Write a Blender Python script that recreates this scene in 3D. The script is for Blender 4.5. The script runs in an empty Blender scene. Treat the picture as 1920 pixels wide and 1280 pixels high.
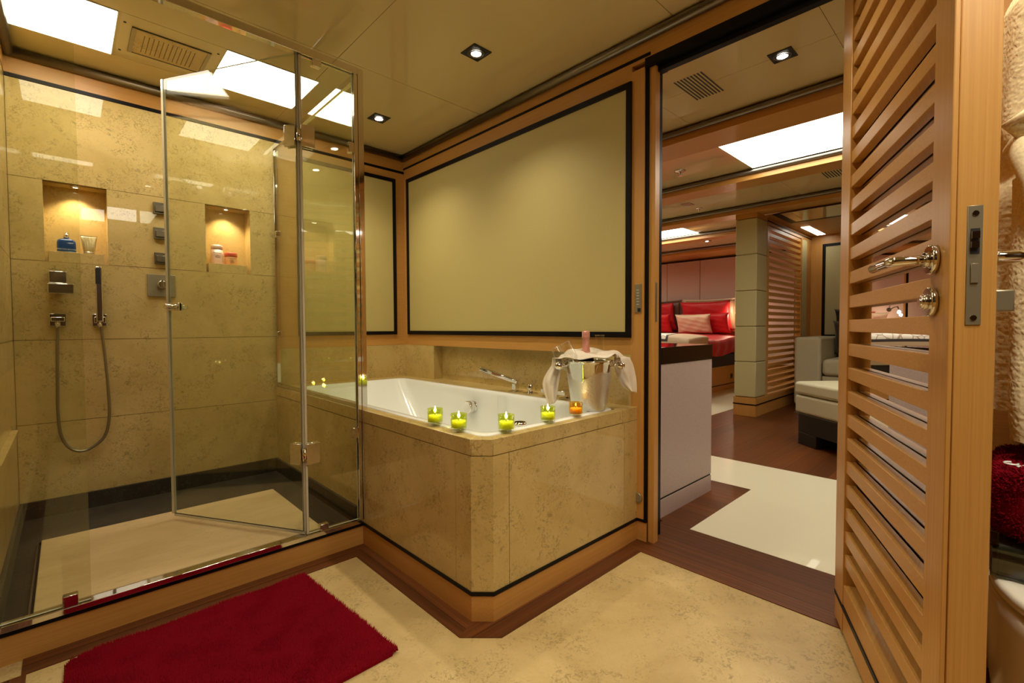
import bpy, bmesh, math, random
import numpy as np
from mathutils import Vector, Matrix
random.seed(7); np.random.seed(7)
S = bpy.context.scene
COL = S.collection
rad = math.radians

# ------------------------------------------------------------------ camera
YAW, PITCH, ROLL, FPX = 0.811198641, -0.030822, -0.00443723, 880.33
fwd = Vector((math.cos(YAW)*math.cos(PITCH), math.sin(YAW)*math.cos(PITCH), math.sin(PITCH)))
rgt = fwd.cross(Vector((0, 0, 1))).normalized(); upv = rgt.cross(fwd)
r2 = rgt*math.cos(ROLL)+upv*math.sin(ROLL); u2 = -rgt*math.sin(ROLL)+upv*math.cos(ROLL)
cd = bpy.data.cameras.new('camera'); cam = bpy.data.objects.new('camera', cd); COL.objects.link(cam)
cd.sensor_fit = 'HORIZONTAL'; cd.sensor_width = 36; cd.lens = 36*FPX/1920; cd.clip_start = .02
M = Matrix((r2, u2, -fwd)).transposed().to_4x4(); M.translation = (0, 0, .95)
cam.matrix_world = M; S.camera = cam

# ------------------------------------------------------------------ world, colour, exposure
w = bpy.data.worlds.new('world'); S.world = w; w.use_nodes = True
w.node_tree.nodes['Background'].inputs[0].default_value = (1, .8, .55, 1)
w.node_tree.nodes['Background'].inputs[1].default_value = .02
S.view_settings.view_transform = 'Standard'; S.view_settings.look = 'None'
S.view_settings.gamma = 1; S.view_settings.use_curve_mapping = False
S.view_settings.exposure = 0.08
cy = S.cycles
cy.max_bounces = 12; cy.diffuse_bounces = 5; cy.glossy_bounces = 6; cy.transmission_bounces = 6
cy.transparent_max_bounces = 24; cy.sample_clamp_indirect = 4; cy.sample_clamp_direct = 0
cy.caustics_reflective = False; cy.caustics_refractive = False; cy.blur_glossy = .3

PANEL_E = 13.0        # glow of the flat ceiling light panels
WARM = (1.0, .93, .76)
SPOT_BATH, SPOT_BED, SPOT_NICHE = 27, 14, 4.5

# ------------------------------------------------------------------ materials
def srgb(r, g, b):
    f = lambda c: (c/255/12.92 if c/255 < .04045 else ((c/255+.055)/1.055)**2.4)
    return (f(r), f(g), f(b), 1)
def newmat(name):
    m = bpy.data.materials.new(name); m.use_nodes = True
    nt = m.node_tree; b = nt.nodes['Principled BSDF']
    return m, nt, b
def N(nt, t, **kw):
    n = nt.nodes.new(t)
    for k, v in kw.items():
        if k in n.inputs: n.inputs[k].default_value = v
        else: setattr(n, k, v)
    return n
def simple(name, col, rough=.5, metal=0, coat=0, spec=.5, sheen=0):
    m, nt, b = newmat(name)
    b.inputs['Base Color'].default_value = col if len(col) == 4 else (*col, 1)
    b.inputs['Roughness'].default_value = rough; b.inputs['Metallic'].default_value = metal
    b.inputs['Coat Weight'].default_value = coat; b.inputs['Coat Roughness'].default_value = .02
    b.inputs['Specular IOR Level'].default_value = spec; b.inputs['Sheen Weight'].default_value = sheen
    return m
def ramp(nt, stops):
    r = nt.nodes.new('ShaderNodeValToRGB'); e = r.color_ramp.elements
    while len(e) < len(stops): e.new(.5)
    for q, (p, c) in zip(e, stops): q.position = p; q.color = c
    return r
def wood(name, c1, c2, axis='z', rough=.35, coat=.0, scale=1.0, planks=None):
    m, nt, b = newmat(name)
    tc = N(nt, 'ShaderNodeTexCoord'); mp = N(nt, 'ShaderNodeMapping')
    s = {'x': (1.5, 150, 150), 'y': (150, 1.5, 150), 'z': (150, 150, 1.5)}[axis]
    mp.inputs['Scale'].default_value = [v*scale for v in s]
    nt.links.new(tc.outputs['Object'], mp.inputs['Vector'])
    n1 = N(nt, 'ShaderNodeTexNoise', Scale=1.6, Detail=5, Roughness=.62)
    n2 = N(nt, 'ShaderNodeTexNoise', Scale=7.0, Detail=3, Roughness=.7)
    nt.links.new(mp.outputs[0], n1.inputs['Vector']); nt.links.new(mp.outputs[0], n2.inputs['Vector'])
    mx = N(nt, 'ShaderNodeMath', operation='MULTIPLY_ADD'); mx.inputs[1].default_value = .3
    nt.links.new(n2.outputs[0], mx.inputs[0]); nt.links.new(n1.outputs[0], mx.inputs[2])
    r = ramp(nt, [(.40, c2), (.85, c1)])
    nt.links.new(mx.outputs[0], r.inputs[0]); col = r.outputs[0]
    if planks:
        ax, pitch = planks
        sp = N(nt, 'ShaderNodeSeparateXYZ'); nt.links.new(tc.outputs['Object'], sp.inputs[0])
        d = N(nt, 'ShaderNodeMath', operation='DIVIDE'); d.inputs[1].default_value = pitch
        nt.links.new(sp.outputs['XYZ'.index(ax)], d.inputs[0])
        fr = N(nt, 'ShaderNodeMath', operation='FRACT'); nt.links.new(d.outputs[0], fr.inputs[0])
        g = N(nt, 'ShaderNodeMath', operation='LESS_THAN'); g.inputs[1].default_value = .018
        nt.links.new(fr.outputs[0], g.inputs[0])
        fl = N(nt, 'ShaderNodeMath', operation='FLOOR'); nt.links.new(d.outputs[0], fl.inputs[0])
        wn = N(nt, 'ShaderNodeTexWhiteNoise', noise_dimensions='1D'); nt.links.new(fl.outputs[0], wn.inputs['W'])
        hs = N(nt, 'ShaderNodeHueSaturation'); mr = N(nt, 'ShaderNodeMapRange')
        mr.inputs[3].default_value = .75; mr.inputs[4].default_value = 1.25
        nt.links.new(wn.outputs[0], mr.inputs[0]); nt.links.new(mr.outputs[0], hs.inputs['Value']); nt.links.new(col, hs.inputs['Color'])
        mc = N(nt, 'ShaderNodeMixRGB'); mc.inputs[2].default_value = [c*.25 for c in c2[:3]]+[1]
        nt.links.new(g.outputs[0], mc.inputs[0]); nt.links.new(hs.outputs[0], mc.inputs[1]); col = mc.outputs[0]
    nt.links.new(col, b.inputs['Base Color'])
    bp = N(nt, 'ShaderNodeBump', Strength=.12, Distance=.002); nt.links.new(mx.outputs[0], bp.inputs['Height'])
    nt.links.new(bp.outputs[0], b.inputs['Normal'])
    b.inputs['Roughness'].default_value = rough; b.inputs['Coat Weight'].default_value = coat; b.inputs['Coat Roughness'].default_value = .1
    return m
def stone(name, c1, c2, fleck, rough=.5, coat=.75, s=1.0, amount=.75, stretch=(1, 1, 1), spec=.1):
    m, nt, b = newmat(name)
    tc = N(nt, 'ShaderNodeTexCoord'); mp = N(nt, 'ShaderNodeMapping'); mp.inputs['Scale'].default_value = stretch
    nt.links.new(tc.outputs['Object'], mp.inputs['Vector'])
    a = N(nt, 'ShaderNodeTexNoise', Scale=4*s, Detail=6, Roughness=.6, Distortion=.4)
    r = ramp(nt, [(.35, c2), (.65, c1)])
    f = N(nt, 'ShaderNodeTexNoise', Scale=70*s, Detail=4, Roughness=.65, Distortion=1.5)
    g = N(nt, 'ShaderNodeTexNoise', Scale=9*s, Detail=4, Roughness=.7, Distortion=.8)
    for q in (a, f, g): nt.links.new(mp.outputs[0], q.inputs['Vector'])
    nt.links.new(a.outputs[0], r.inputs[0])
    r1 = ramp(nt, [(.50, (0, 0, 0, 1)), (.60, (1, 1, 1, 1))]); nt.links.new(f.outputs[0], r1.inputs[0])
    r3 = ramp(nt, [(.46, (.10, .10, .10, 1)), (.62, (1, 1, 1, 1))]); nt.links.new(g.outputs[0], r3.inputs[0])
    mu = N(nt, 'ShaderNodeMath', operation='MULTIPLY'); nt.links.new(r1.outputs[0], mu.inputs[0]); nt.links.new(r3.outputs[0], mu.inputs[1])
    mu2 = N(nt, 'ShaderNodeMath', operation='MULTIPLY'); mu2.inputs[1].default_value = amount; nt.links.new(mu.outputs[0], mu2.inputs[0])
    mc = N(nt, 'ShaderNodeMixRGB'); mc.inputs[2].default_value = fleck
    nt.links.new(mu2.outputs[0], mc.inputs[0]); nt.links.new(r.outputs[0], mc.inputs[1])
    nt.links.new(mc.outputs[0], b.inputs['Base Color'])
    b.inputs['Roughness'].default_value = rough; b.inputs['Coat Weight'].default_value = coat; b.inputs['Coat Roughness'].default_value = .012
    b.inputs['Specular IOR Level'].default_value = spec
    return m
def fabric(name, col, s=400, bump=.25, rough=.85, sheen=.2, vary=.12):
    m, nt, b = newmat(name)
    tc = N(nt, 'ShaderNodeTexCoord'); n = N(nt, 'ShaderNodeTexNoise', Scale=s, Detail=2)
    nt.links.new(tc.outputs['Object'], n.inputs['Vector'])
    r = ramp(nt, [(.3, [c*(1-vary) for c in col[:3]]+[1]), (.7, [min(1, c*(1+vary)) for c in col[:3]]+[1])])
    nt.links.new(n.outputs[0], r.inputs[0]); nt.links.new(r.outputs[0], b.inputs['Base Color'])
    bp = N(nt, 'ShaderNodeBump', Strength=bump, Distance=.001); nt.links.new(n.outputs[0], bp.inputs['Height']); nt.links.new(bp.outputs[0], b.inputs['Normal'])
    b.inputs['Roughness'].default_value = rough; b.inputs['Sheen Weight'].default_value = sheen
    return m
def glassmat(name, tint, f0=.05, rough=0.0):
    m = bpy.data.materials.new(name); m.use_nodes = True; nt = m.node_tree; nt.nodes.clear()
    o = N(nt, 'ShaderNodeOutputMaterial'); t = N(nt, 'ShaderNodeBsdfTransparent'); t.inputs[0].default_value = (*tint, 1)
    g = N(nt, 'ShaderNodeBsdfGlossy'); g.inputs['Roughness'].default_value = rough; g.inputs[0].default_value = (1, 1, 1, 1)
    ge = N(nt, 'ShaderNodeNewGeometry'); vm = N(nt, 'ShaderNodeVectorMath', operation='DOT_PRODUCT')
    nt.links.new(ge.outputs['Normal'], vm.inputs[0]); nt.links.new(ge.outputs['Incoming'], vm.inputs[1])
    ab = N(nt, 'ShaderNodeMath', operation='ABSOLUTE'); nt.links.new(vm.outputs['Value'], ab.inputs[0])
    su = N(nt, 'ShaderNodeMath', operation='SUBTRACT'); su.inputs[0].default_value = 1; nt.links.new(ab.outputs[0], su.inputs[1])
    po = N(nt, 'ShaderNodeMath', operation='POWER'); po.inputs[1].default_value = 5; nt.links.new(su.outputs[0], po.inputs[0])
    ma = N(nt, 'ShaderNodeMath', operation='MULTIPLY_ADD'); ma.inputs[1].default_value = 1-f0; ma.inputs[2].default_value = f0
    nt.links.new(po.outputs[0], ma.inputs[0])
    mx = N(nt, 'ShaderNodeMixShader'); nt.links.new(ma.outputs[0], mx.inputs[0]); nt.links.new(t.outputs[0], mx.inputs[1]); nt.links.new(g.outputs[0], mx.inputs[2])
    nt.links.new(mx.outputs[0], o.inputs[0])
    return m
def emit(name, col, e):
    m, nt, b = newmat(name); b.inputs['Base Color'].default_value = (.8, .8, .8, 1)
    b.inputs['Emission Color'].default_value = (*col, 1); b.inputs['Emission Strength'].default_value = e
    return m

MT = {}
STONE1, STONE2, FLECK = (.64, .475, .19, 1), (.52, .375, .13, 1), (.28, .21, .07, 1)
MT['stone'] = stone('limestone_polished', STONE1, STONE2, FLECK)
MT['stone_floor'] = stone('limestone_floor', (.60, .44, .195, 1), (.47, .33, .13, 1), (.25, .185, .065, 1), rough=.38, coat=.1, spec=.4)
MT['stone_tray'] = stone('shower_platform_stone', (.57, .42, .22, 1), (.49, .35, .17, 1), (.34, .24, .11, 1), rough=.5, coat=0, stretch=(.5, 1.6, 1), amount=.35)
MT['joint'] = simple('joint', (.20, .13, .05), .9)
MT['slate'] = stone('dark_channel_stone', (.055, .045, .032, 1), (.04, .032, .022, 1), (.09, .075, .05, 1), rough=.35, coat=0)
OAK1, OAK2 = (.60, .315, .080, 1), (.50, .235, .052, 1)
for ax in 'xyz':
    MT['oak_'+ax] = wood('pale_oak_'+ax, OAK1, OAK2, ax)
MT['walnut_x'] = wood('walnut_floor_x', (.16, .050, .012, 1), (.060, .017, .004, 1), 'x', rough=.38, coat=.0, scale=.4, planks=('Y', .12))
MT['walnut_y'] = wood('walnut_floor_y', (.16, .050, .012, 1), (.060, .017, .004, 1), 'y', rough=.38, coat=.0, scale=.4, planks=('X', .12))
MT['walnut_dark'] = wood('dark_walnut_wall', (.07, .028, .010, 1), (.03, .011, .004, 1), 'z')
MT['cream_floor'] = simple('cream_floor_inlay', (.74, .70, .52), .33, coat=.2)
MT['black'] = simple('black_lacquer', (.006, .005, .005), .4, spec=.15)
MT['gloss_black'] = simple('gloss_black_lacquer', (.006, .005, .005), .1, coat=.8)
MT['matt_black'] = simple('matt_black', (.012, .011, .010), .5)
MT['ceiling'] = simple('cream_lacquer_ceiling', (.66, .55, .30), .5, coat=.9, spec=.1)
MT['panel_fab'] = fabric('olive_beige_panel_leather', (.53, .435, .16, 1), s=300, bump=.1, rough=.6, sheen=0, vary=.03)
MT['chrome'] = simple('chrome', (.78, .76, .73), .05, 1)
MT['steel'] = simple('brushed_steel', (.33, .28, .18), .32, .55)
MT['dark_steel'] = simple('dark_chromed_metal', (.17, .14, .09), .22, .6)
MT['rod'] = simple('grey_metal_rod', (.22, .20, .17), .35, 1)
MT['white'] = simple('white_acrylic', (.84, .85, .80), .12, coat=.5)
MT['glass'] = glassmat('clear_pane_glass', (.945, .96, .89), .045)
MT['thin_glass'] = glassmat('thin_clear_glass', (.97, .98, .96), .09)
MT['edge'] = simple('polished_glass_edge', (.60, .62, .50), .15)
MT['seal'] = simple('clear_seal', (.62, .58, .42), .12, coat=.8)
MT['mirror'] = simple('mirror', (.86, .85, .82), .0, 1)
MT['light'] = emit('light_panel', WARM, PANEL_E)
MT['light_bed'] = emit('bedroom_light_panel', WARM, 8.0)
MT['bulb'] = emit('spot_bulb', (1, .9, .72), 25)
MT['bulb_small'] = emit('small_bulb', (1, .82, .55), 12)
MT['flame'] = emit('flame', (1, .72, .25), 30)
MT['red_pile'] = fabric('crimson_pile', (.20, .0015, .008, 1), s=900, bump=.1, rough=.95, sheen=0, vary=.3)
MT['red_pile'].node_tree.nodes['Principled BSDF'].inputs['Specular IOR Level'].default_value = .1
MT['red_cloth'] = fabric('red_satin', (.52, .008, .012, 1), s=60, bump=.05, rough=.5, sheen=.1, vary=.06)
MT['cream_satin'] = fabric('champagne_satin', (.62, .47, .31, 1), s=60, bump=.05, rough=.42, sheen=.1, vary=.05)
MT['brown_satin'] = fabric('brown_satin', (.13, .07, .045, 1), s=60, bump=.05, rough=.45, vary=.1)
MT['tan_satin'] = fabric('tan_satin', (.42, .24, .13, 1), s=60, bump=.05, rough=.45, vary=.1)
MT['terry'] = fabric('cream_terry', (.80, .68, .42, 1), s=200, bump=.35, rough=1, sheen=0, vary=.12)
MT['terry'].node_tree.nodes['Principled BSDF'].inputs['Specular IOR Level'].default_value = .05
MT['napkin'] = fabric('ivory_linen', (.78, .68, .53, 1), s=500, bump=.2, rough=.8, vary=.04)
MT['col_leather'] = fabric('sage_leather_pad', (.52, .475, .25, 1), s=350, bump=.2, rough=.6, sheen=0, vary=.05)
MT['sofa'] = fabric('pale_leather', (.56, .53, .36, 1), s=200, bump=.15, rough=.5, sheen=0, vary=.04)
MT['dark_cushion'] = fabric('dark_brown_cushion', (.045, .032, .018, 1), s=300, bump=.3, vary=.15)
MT['head_fab'] = fabric('rose_beige_wall_fabric', (.56, .40, .33, 1), s=300, bump=.3, rough=.8, vary=.05)
MT['lilac'] = wood('pale_lilac_veneer', (.54, .45, .44, 1), (.42, .335, .33, 1), 'y', rough=.4, scale=.9)

for k_ in ('walnut_x', 'walnut_y'): MT[k_].node_tree.nodes['Principled BSDF'].inputs['Specular IOR Level'].default_value = .25
# ------------------------------------------------------------------ mesh builder
class MB:
    def __init__(s): s.bm = bmesh.new(); s.mi = 0; s.mats = []
    def mat(s, m):
        if m not in s.mats: s.mats.append(m)
        s.mi = s.mats.index(m); return s
    def _new(s, verts, faces, smooth=False):
        vs = [s.bm.verts.new(v) for v in verts]; out = []
        for f in faces:
            try:
                q = s.bm.faces.new([vs[i] for i in f]); q.material_index = s.mi; q.smooth = smooth; out.append(q)
            except ValueError: pass
        return vs, out
    def box(s, x0, y0, z0, x1, y1, z1, bev=0, seg=2):
        x0, x1 = min(x0, x1), max(x0, x1); y0, y1 = min(y0, y1), max(y0, y1); z0, z1 = min(z0, z1), max(z0, z1)
        vs, fs = s._new([(x0, y0, z0), (x1, y0, z0), (x1, y1, z0), (x0, y1, z0), (x0, y0, z1), (x1, y0, z1), (x1, y1, z1), (x0, y1, z1)],
                        [(0, 3, 2, 1), (4, 5, 6, 7), (0, 1, 5, 4), (1, 2, 6, 5), (2, 3, 7, 6), (3, 0, 4, 7)])
        if bev: s._bev(fs, bev, seg)
        return s
    def _bev(s, fs, bev, seg):
        ed = list({e for f in fs for e in f.edges})
        r = bmesh.ops.bevel(s.bm, geom=ed, offset=bev, segments=seg, profile=.5, affect='EDGES', clamp_overlap=True)
        for f in r['faces']: f.material_index = s.mi; f.smooth = True
    def prism(s, poly, z0, z1, bev=0, seg=1):
        n = len(poly); a = sum(poly[i][0]*poly[(i+1) % n][1]-poly[(i+1) % n][0]*poly[i][1] for i in range(n))
        if a < 0: poly = poly[::-1]
        vs, fs = s._new([(x, y, z0) for x, y in poly]+[(x, y, z1) for x, y in poly],
                        [tuple(range(n))[::-1], tuple(range(n, 2*n))]+[(i, (i+1) % n, n+(i+1) % n, n+i) for i in range(n)])
        if bev: s._bev(fs, bev, seg)
        return s
    def obox(s, o, ux, uy, uz, bev=0, seg=2):
        o, ux, uy, uz = map(Vector, (o, ux, uy, uz))
        if ux.cross(uy).dot(uz) < 0: ux, uy = uy, ux
        c = [o, o+ux, o+ux+uy, o+uy]; c += [p+uz for p in c]
        vs, fs = s._new(c, [(0, 3, 2, 1), (4, 5, 6, 7), (0, 1, 5, 4), (1, 2, 6, 5), (2, 3, 7, 6), (3, 0, 4, 7)])
        if bev: s._bev(fs, bev, seg)
        return s
    def lathe(s, prof, c=(0, 0, 0), axis=(0, 0, 1), seg=32, smooth=True, cap=True):
        c = Vector(c); ax = Vector(axis).normalized(); q = ax.to_track_quat('Z', 'Y').to_matrix()
        vs = []; fs = []
        for r, z in prof:
            for i in range(seg):
                a = 2*math.pi*i/seg; vs.append(c+q@Vector((r*math.cos(a), r*math.sin(a), z)))
        for k in range(len(prof)-1):
            for i in range(seg):
                j = (i+1) % seg; fs.append((k*seg+i, k*seg+j, (k+1)*seg+j, (k+1)*seg+i))
        V, F = s._new(vs, fs, smooth)
        if cap:
            for k, fl in ((0, True), (len(prof)-1, False)):
                if prof[k][0] > 1e-5:
                    lp = [V[k*seg+i] for i in range(seg)]
                    try:
                        f = s.bm.faces.new(lp[::-1] if fl else lp); f.material_index = s.mi
                    except ValueError: pass
        return s
    def cyl(s, a, b, r, seg=24, bev=0):
        a, b = Vector(a), Vector(b); h = (b-a).length
        pr = [(r, 0), (r, h)] if not bev else [(r-bev, 0), (r, bev), (r, h-bev), (r-bev, h)]
        return s.lathe(pr, a, b-a, seg)
    def tube(s, pts, r, seg=10, rf=None):
        pts = [Vector(p) for p in pts]; n = len(pts); vs = []; up = None
        for i, p in enumerate(pts):
            t = (pts[min(i+1, n-1)]-pts[max(i-1, 0)]).normalized()
            if up is None:
                up = Vector((0, 0, 1)) if abs(t.z) < .9 else Vector((1, 0, 0))
            x = up-t*up.dot(t); x.normalize(); up = x; y = t.cross(x)
            R = r if rf is None else rf(i)
            for k in range(seg):
                a = 2*math.pi*k/seg; vs.append(p+x*R*math.cos(a)+y*R*math.sin(a))
        fs = [(i*seg+k, i*seg+(k+1) % seg, (i+1)*seg+(k+1) % seg, (i+1)*seg+k) for i in range(n-1) for k in range(seg)]
        fs += [tuple(range(seg))[::-1], tuple((n-1)*seg+k for k in range(seg))]
        s._new(vs, fs, True); return s
    def grid(s, fn, nu, nv, closeu=False):
        vs = [fn(i/(nu-1) if not closeu else i/nu, j/(nv-1)) for j in range(nv) for i in range(nu)]
        fs = []
        for j in range(nv-1):
            for i in range(nu if closeu else nu-1):
                k = (i+1) % nu; fs.append((j*nu+i, j*nu+k, (j+1)*nu+k, (j+1)*nu+i))
        s._new(vs, fs, True); return s
    def loft(s, rings, cap0=False, cap1=False, smooth=True):
        n = len(rings[0]); vs = [v for r in rings for v in r]
        fs = [(k*n+i, k*n+(i+1) % n, (k+1)*n+(i+1) % n, (k+1)*n+i) for k in range(len(rings)-1) for i in range(n)]
        if cap0: fs.append(tuple(range(n))[::-1])
        if cap1: fs.append(tuple((len(rings)-1)*n+i for i in range(n)))
        s._new(vs, fs, smooth); return s
    def build(s, name, mat=None, parent=None, solid=0, sub=0):
        if mat is not None and not s.mats: s.mats = [mat]
        me = bpy.data.meshes.new(name)
        bb = [v.co for v in s.bm.verts]
        if parent is None:
            o0 = Vector(((min(v.x for v in bb)+max(v.x for v in bb))/2, (min(v.y for v in bb)+max(v.y for v in bb))/2, min(v.z for v in bb)))
        else: o0 = wloc(parent)
        bmesh.ops.translate(s.bm, verts=s.bm.verts[:], vec=-o0)
        s.bm.normal_update(); s.bm.to_mesh(me); s.bm.free()
        for m in s.mats: me.materials.append(MT[m] if isinstance(m, str) else m)
        o = bpy.data.objects.new(name, me); COL.objects.link(o)
        if parent is None: o.location = o0
        else: o.parent = parent
        if solid:
            md = o.modifiers.new('solid', 'SOLIDIFY'); md.thickness = solid; md.offset = 0
        if sub:
            md = o.modifiers.new('sub', 'SUBSURF'); md.levels = sub; md.render_levels = sub
        return o
def wloc(o):
    v = Vector(o.location)
    while o.parent: o = o.parent; v += Vector(o.location)
    return v
def empty(name, loc):
    o = bpy.data.objects.new(name, None); COL.objects.link(o); o.location = loc; o.empty_display_size = .05; return o
def tag(o, label, cat=None, group=None, kind=None):
    o['label'] = label
    if cat: o['category'] = cat
    if group: o['group'] = group
    if kind: o['kind'] = kind
    return o
def struct(o, label=None):
    o['kind'] = 'structure'
    if label: o['label'] = label; o['category'] = o.name.split('_')[0].split('.')[0]
    return o
def copy_tree(o, parent=None, loc=None):
    c = o.copy(); COL.objects.link(c)
    if parent: c.parent = parent
    if loc is not None: c.location = loc
    for ch in list(o.children): copy_tree(ch, c)
    return c
def B(x0, y0, z0, x1, y1, z1, name, mat, parent=None, bev=0):
    return MB().box(x0, y0, z0, x1, y1, z1, bev).build(name, mat, parent)

# ------------------------------------------------------------------ main dimensions
W = 1.825       # bath wall carrying the large panel and the doorway
YB = 3.07       # wall behind the shower and the end of the bath
H = 2.2
TX, TY = .925, 1.118   # faces of the bath surround
YS = 1.928      # plane of the shower front
XL = -.172      # left end of the shower
RIM = .594

# ================================================================== FLOORS
struct(B(-.9, -1.6, -.05, W-.08, YS, 0, 'floor', 'stone_floor'), 'honey limestone floor of the bathroom')
m = MB()
m.prism([(XL+.06, YS), (XL+.06, YS-.088), (TX-.075, YS-.088), (TX, YS)], -.001, .0025)
m.build('trim_1', 'walnut_x'); struct(bpy.data.objects['trim_1'], 'dark walnut floor border along the shower step')
m = MB(); m.prism([(TX, YS), (TX-.075, YS-.088), (TX-.075, 1.134), (TX, TY+.05)], -.001, .0026)
m.build('trim_2', 'walnut_y'); struct(bpy.data.objects['trim_2'], 'dark walnut floor border along the long side of the bath')
m = MB(); m.prism([(TX, TY+.05), (TX-.075, 1.134), (TX+.018, TY-.074), (TX+.051, TY)], -.001, .0027)
m.prism([(TX+.051, TY), (TX+.018, TY-.074), (W-.09, TY-.074), (W-.02, TY)], -.001, .0026)
m.build('trim_3', 'walnut_x'); struct(bpy.data.objects['trim_3'], 'dark walnut floor border round the corner and short side of the bath')
m = MB(); m.prism([(XL, YS-.088), (XL, -1.6), (XL+.07, -1.6), (XL+.07, YS-.088)], -.001, .0026)
m.build('trim_4', 'walnut_y'); struct(bpy.data.objects['trim_4'], 'dark walnut floor border at the far left')
m = MB(); m.mat('walnut_y').box(W-.09, -1.6, -.05, 2.09, TY+.02, .003); m.box(2.09, 1.0, -.05, 2.855, 6.6, .003)
m.build('floor'); struct(bpy.data.objects['floor.001'], 'walnut boards of the threshold and beside the low cabinet')
m = MB(); m.box(2.09, -1.6, -.05, 2.855, 1.0, .004); m.box(2.855, -1.6, -.05, 3.40, 6.6, .004)
struct(m.build('floor', 'cream_floor'), 'glossy cream floor inlay beyond the doorway')
m = MB(); m.box(3.40, -1.6, -.05, 8.1, 2.14, .003); struct(m.build('floor', 'walnut_x'), 'dark walnut floor under the ottoman')
struct(B(3.40, 2.14, -.05, 8.1, 6.6, .004, 'floor', 'cream_floor'), 'cream floor in front of the bed')

# ================================================================== SHOWER TRAY AND WALLS
tray = empty('shower_tray', (.38, 2.5, 0)); tag(tray, 'raised shower tray with pale stone platform inside a dark sunken drain border', 'shower tray')
m = MB(); m.box(XL, YS+.03, .0, TX, YB, .078); m.build('drain_channel', 'slate', tray)
m = MB(); m.box(XL, YB-.012, .078, TX-.012, YB, .155); m.box(TX-.012, YS+.05, .078, TX, YB, .155); m.box(XL, YS+.03, .078, XL+.012, YB-.012, .155)
m.build('upstand', 'slate', tray)
m = MB(); m.box(-.092, YS+.07, .079, .775, 2.66, .10, .003); m.build('platform', 'stone_tray', tray)
m = MB(); m.box(-.104, YS+.05, .0785, -.099, 2.66, .093).box(-.104, 2.668, .0785, .785, 2.673, .0785+.012)
m.build('channel_line', 'rod', tray)
m = MB(); m.box(XL, YS, 0, TX, YS+.03, .084); m.build('step_board', 'oak_x', tray)
m = MB(); m.box(XL, YS-.004, .084, TX, YS+.032, .098); m.build('step_trim', 'black', tray)

# tiled stone wall behind the shower: rows with thin joints, niches left open
N1 = (-.062, .162); N2 = (.575, .798); ROWS = [.155, .512, .899, 1.265, 1.638, 2.072]
g = .0012
m = MB(); m.mat('stone')
def tile(m, x0, x1, z0, z1, y0=YB, y1=YB+.02): m.box(x0+g, y0, z0+g, x1-g, y1, z1-g)
for k in range(5):
    z0, z1 = ROWS[k], ROWS[k+1]
    if k == 3: segs = [(XL, N1[0]), (N1[1], N2[0]), (N2[1], TX+.02)]
    else: segs = [(XL, TX+.02)]
    for a, b in segs: tile(m, a, b, z0, z1)
m.mat('joint')
for x0, x1, z0, z1 in [(XL, TX+.02, 0, ROWS[3]), (XL, TX+.02, ROWS[4], 2.09), (XL, N1[0]-.02, ROWS[3], ROWS[4]), (N1[1]+.02, N2[0]-.02, ROWS[3], ROWS[4]), (N2[1]+.02, TX+.02, ROWS[3], ROWS[4])]:
    m.box(x0, YB+.003, z0, x1, YB+.03, z1)
m.mat('stone')
for (a, b) in (N1, N2):   # niche linings
    z0, z1 = ROWS[3], ROWS[4]; D = .11
    m.box(a-.02, YB+.0005, z0, a, YB+D, z1).box(b, YB+.0005, z0, b+.02, YB+D, z1)
    m.box(a-.02, YB+D, z0-.02, b+.02, YB+D+.02, z1+.02)
    m.box(a-.02, YB+.021, z0-.02, b+.02, YB+D, z0).box(a-.02, YB+.021, z1, b+.02, YB+D, z1+.02)
struct(m.build('wall_back'), 'limestone tiled shower wall with two lit niches')
for (a, b), nm in ((N1, 'left'), (N2, 'right')):
    o = B(a+.012, YB+.004, ROWS[3], b-.018, YB+.108, ROWS[3]+.05, 'niche_shelf', 'stone', bev=.001)
    tag(o, f'small stone ledge inside the {nm} shower niche', 'shelf', 'niche ledges')

# shower left wall, stone
m = MB(); m.mat('stone')
for k in range(5): m.box(XL-.02, YS-.0, ROWS[k]+g, XL, YB, ROWS[k+1]-g)
m.mat('joint').box(XL-.04, YS, 0, XL-.003, YB+.02, 2.075)
m.mat('stone').box(XL, 2.1, .52, XL+.02, 2.80, .535)
struct(m.build('wall_left'), 'limestone side wall at the left end of the shower')
# rest of the bathroom shell
struct(B(-.95, -1.6, 0, -.9, YS, H, 'wall_left', 'walnut_dark'))
struct(B(-.95, YS, 0, XL-.04, YS+.05, H, 'wall_back', 'oak_z'))
struct(B(-.95, -1.65, 0, 2.0, -1.6, H, 'wall_front', 'walnut_dark'))
v = empty('vanity_unit', (-.53, .1, 0)); tag(v, 'oak vanity unit with stone top along the left wall of the bathroom', 'vanity')
B(-.895, -1.4, .10, XL-.01, 1.85, .78, 'cabinet_body', 'oak_y', v); B(-.895, -1.4, .78, XL+.0, 1.88, .82, 'worktop', 'stone', v); B(-.88, -1.38, 0, XL-.05, 1.83, .10, 'plinth', 'matt_black', v)

# frieze, rods and black lines round the bathroom
m = MB(); m.mat('oak_x').box(XL-.04, YB, 2.088, W, YB+.05, H); m.mat('black').box(XL, YB-.004, 2.072, W, YB+.03, 2.0885)
m.mat('oak_y').box(XL-.04, YS+.05, 2.088, XL, YB+.02, H)
struct(m.build('trim_5'), 'oak frieze with a black line above the shower and bath end')
m = MB(); m.lathe([(.02, 0), (.02, W-XL)], (XL, YB-.014, 2.178), (1, 0, 0), 16); m.lathe([(.02, 0), (.02, YB+.8)], (W-.014, -.8, 2.178), (0, 1, 0), 16)
m.lathe([(.02, 0), (.02, 1.1)], (XL+.014, YS+.04, 2.178), (0, 1, 0), 16)
struct(m.build('trim_6', 'rod'), 'grey metal cornice rod under the bathroom ceiling')

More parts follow.
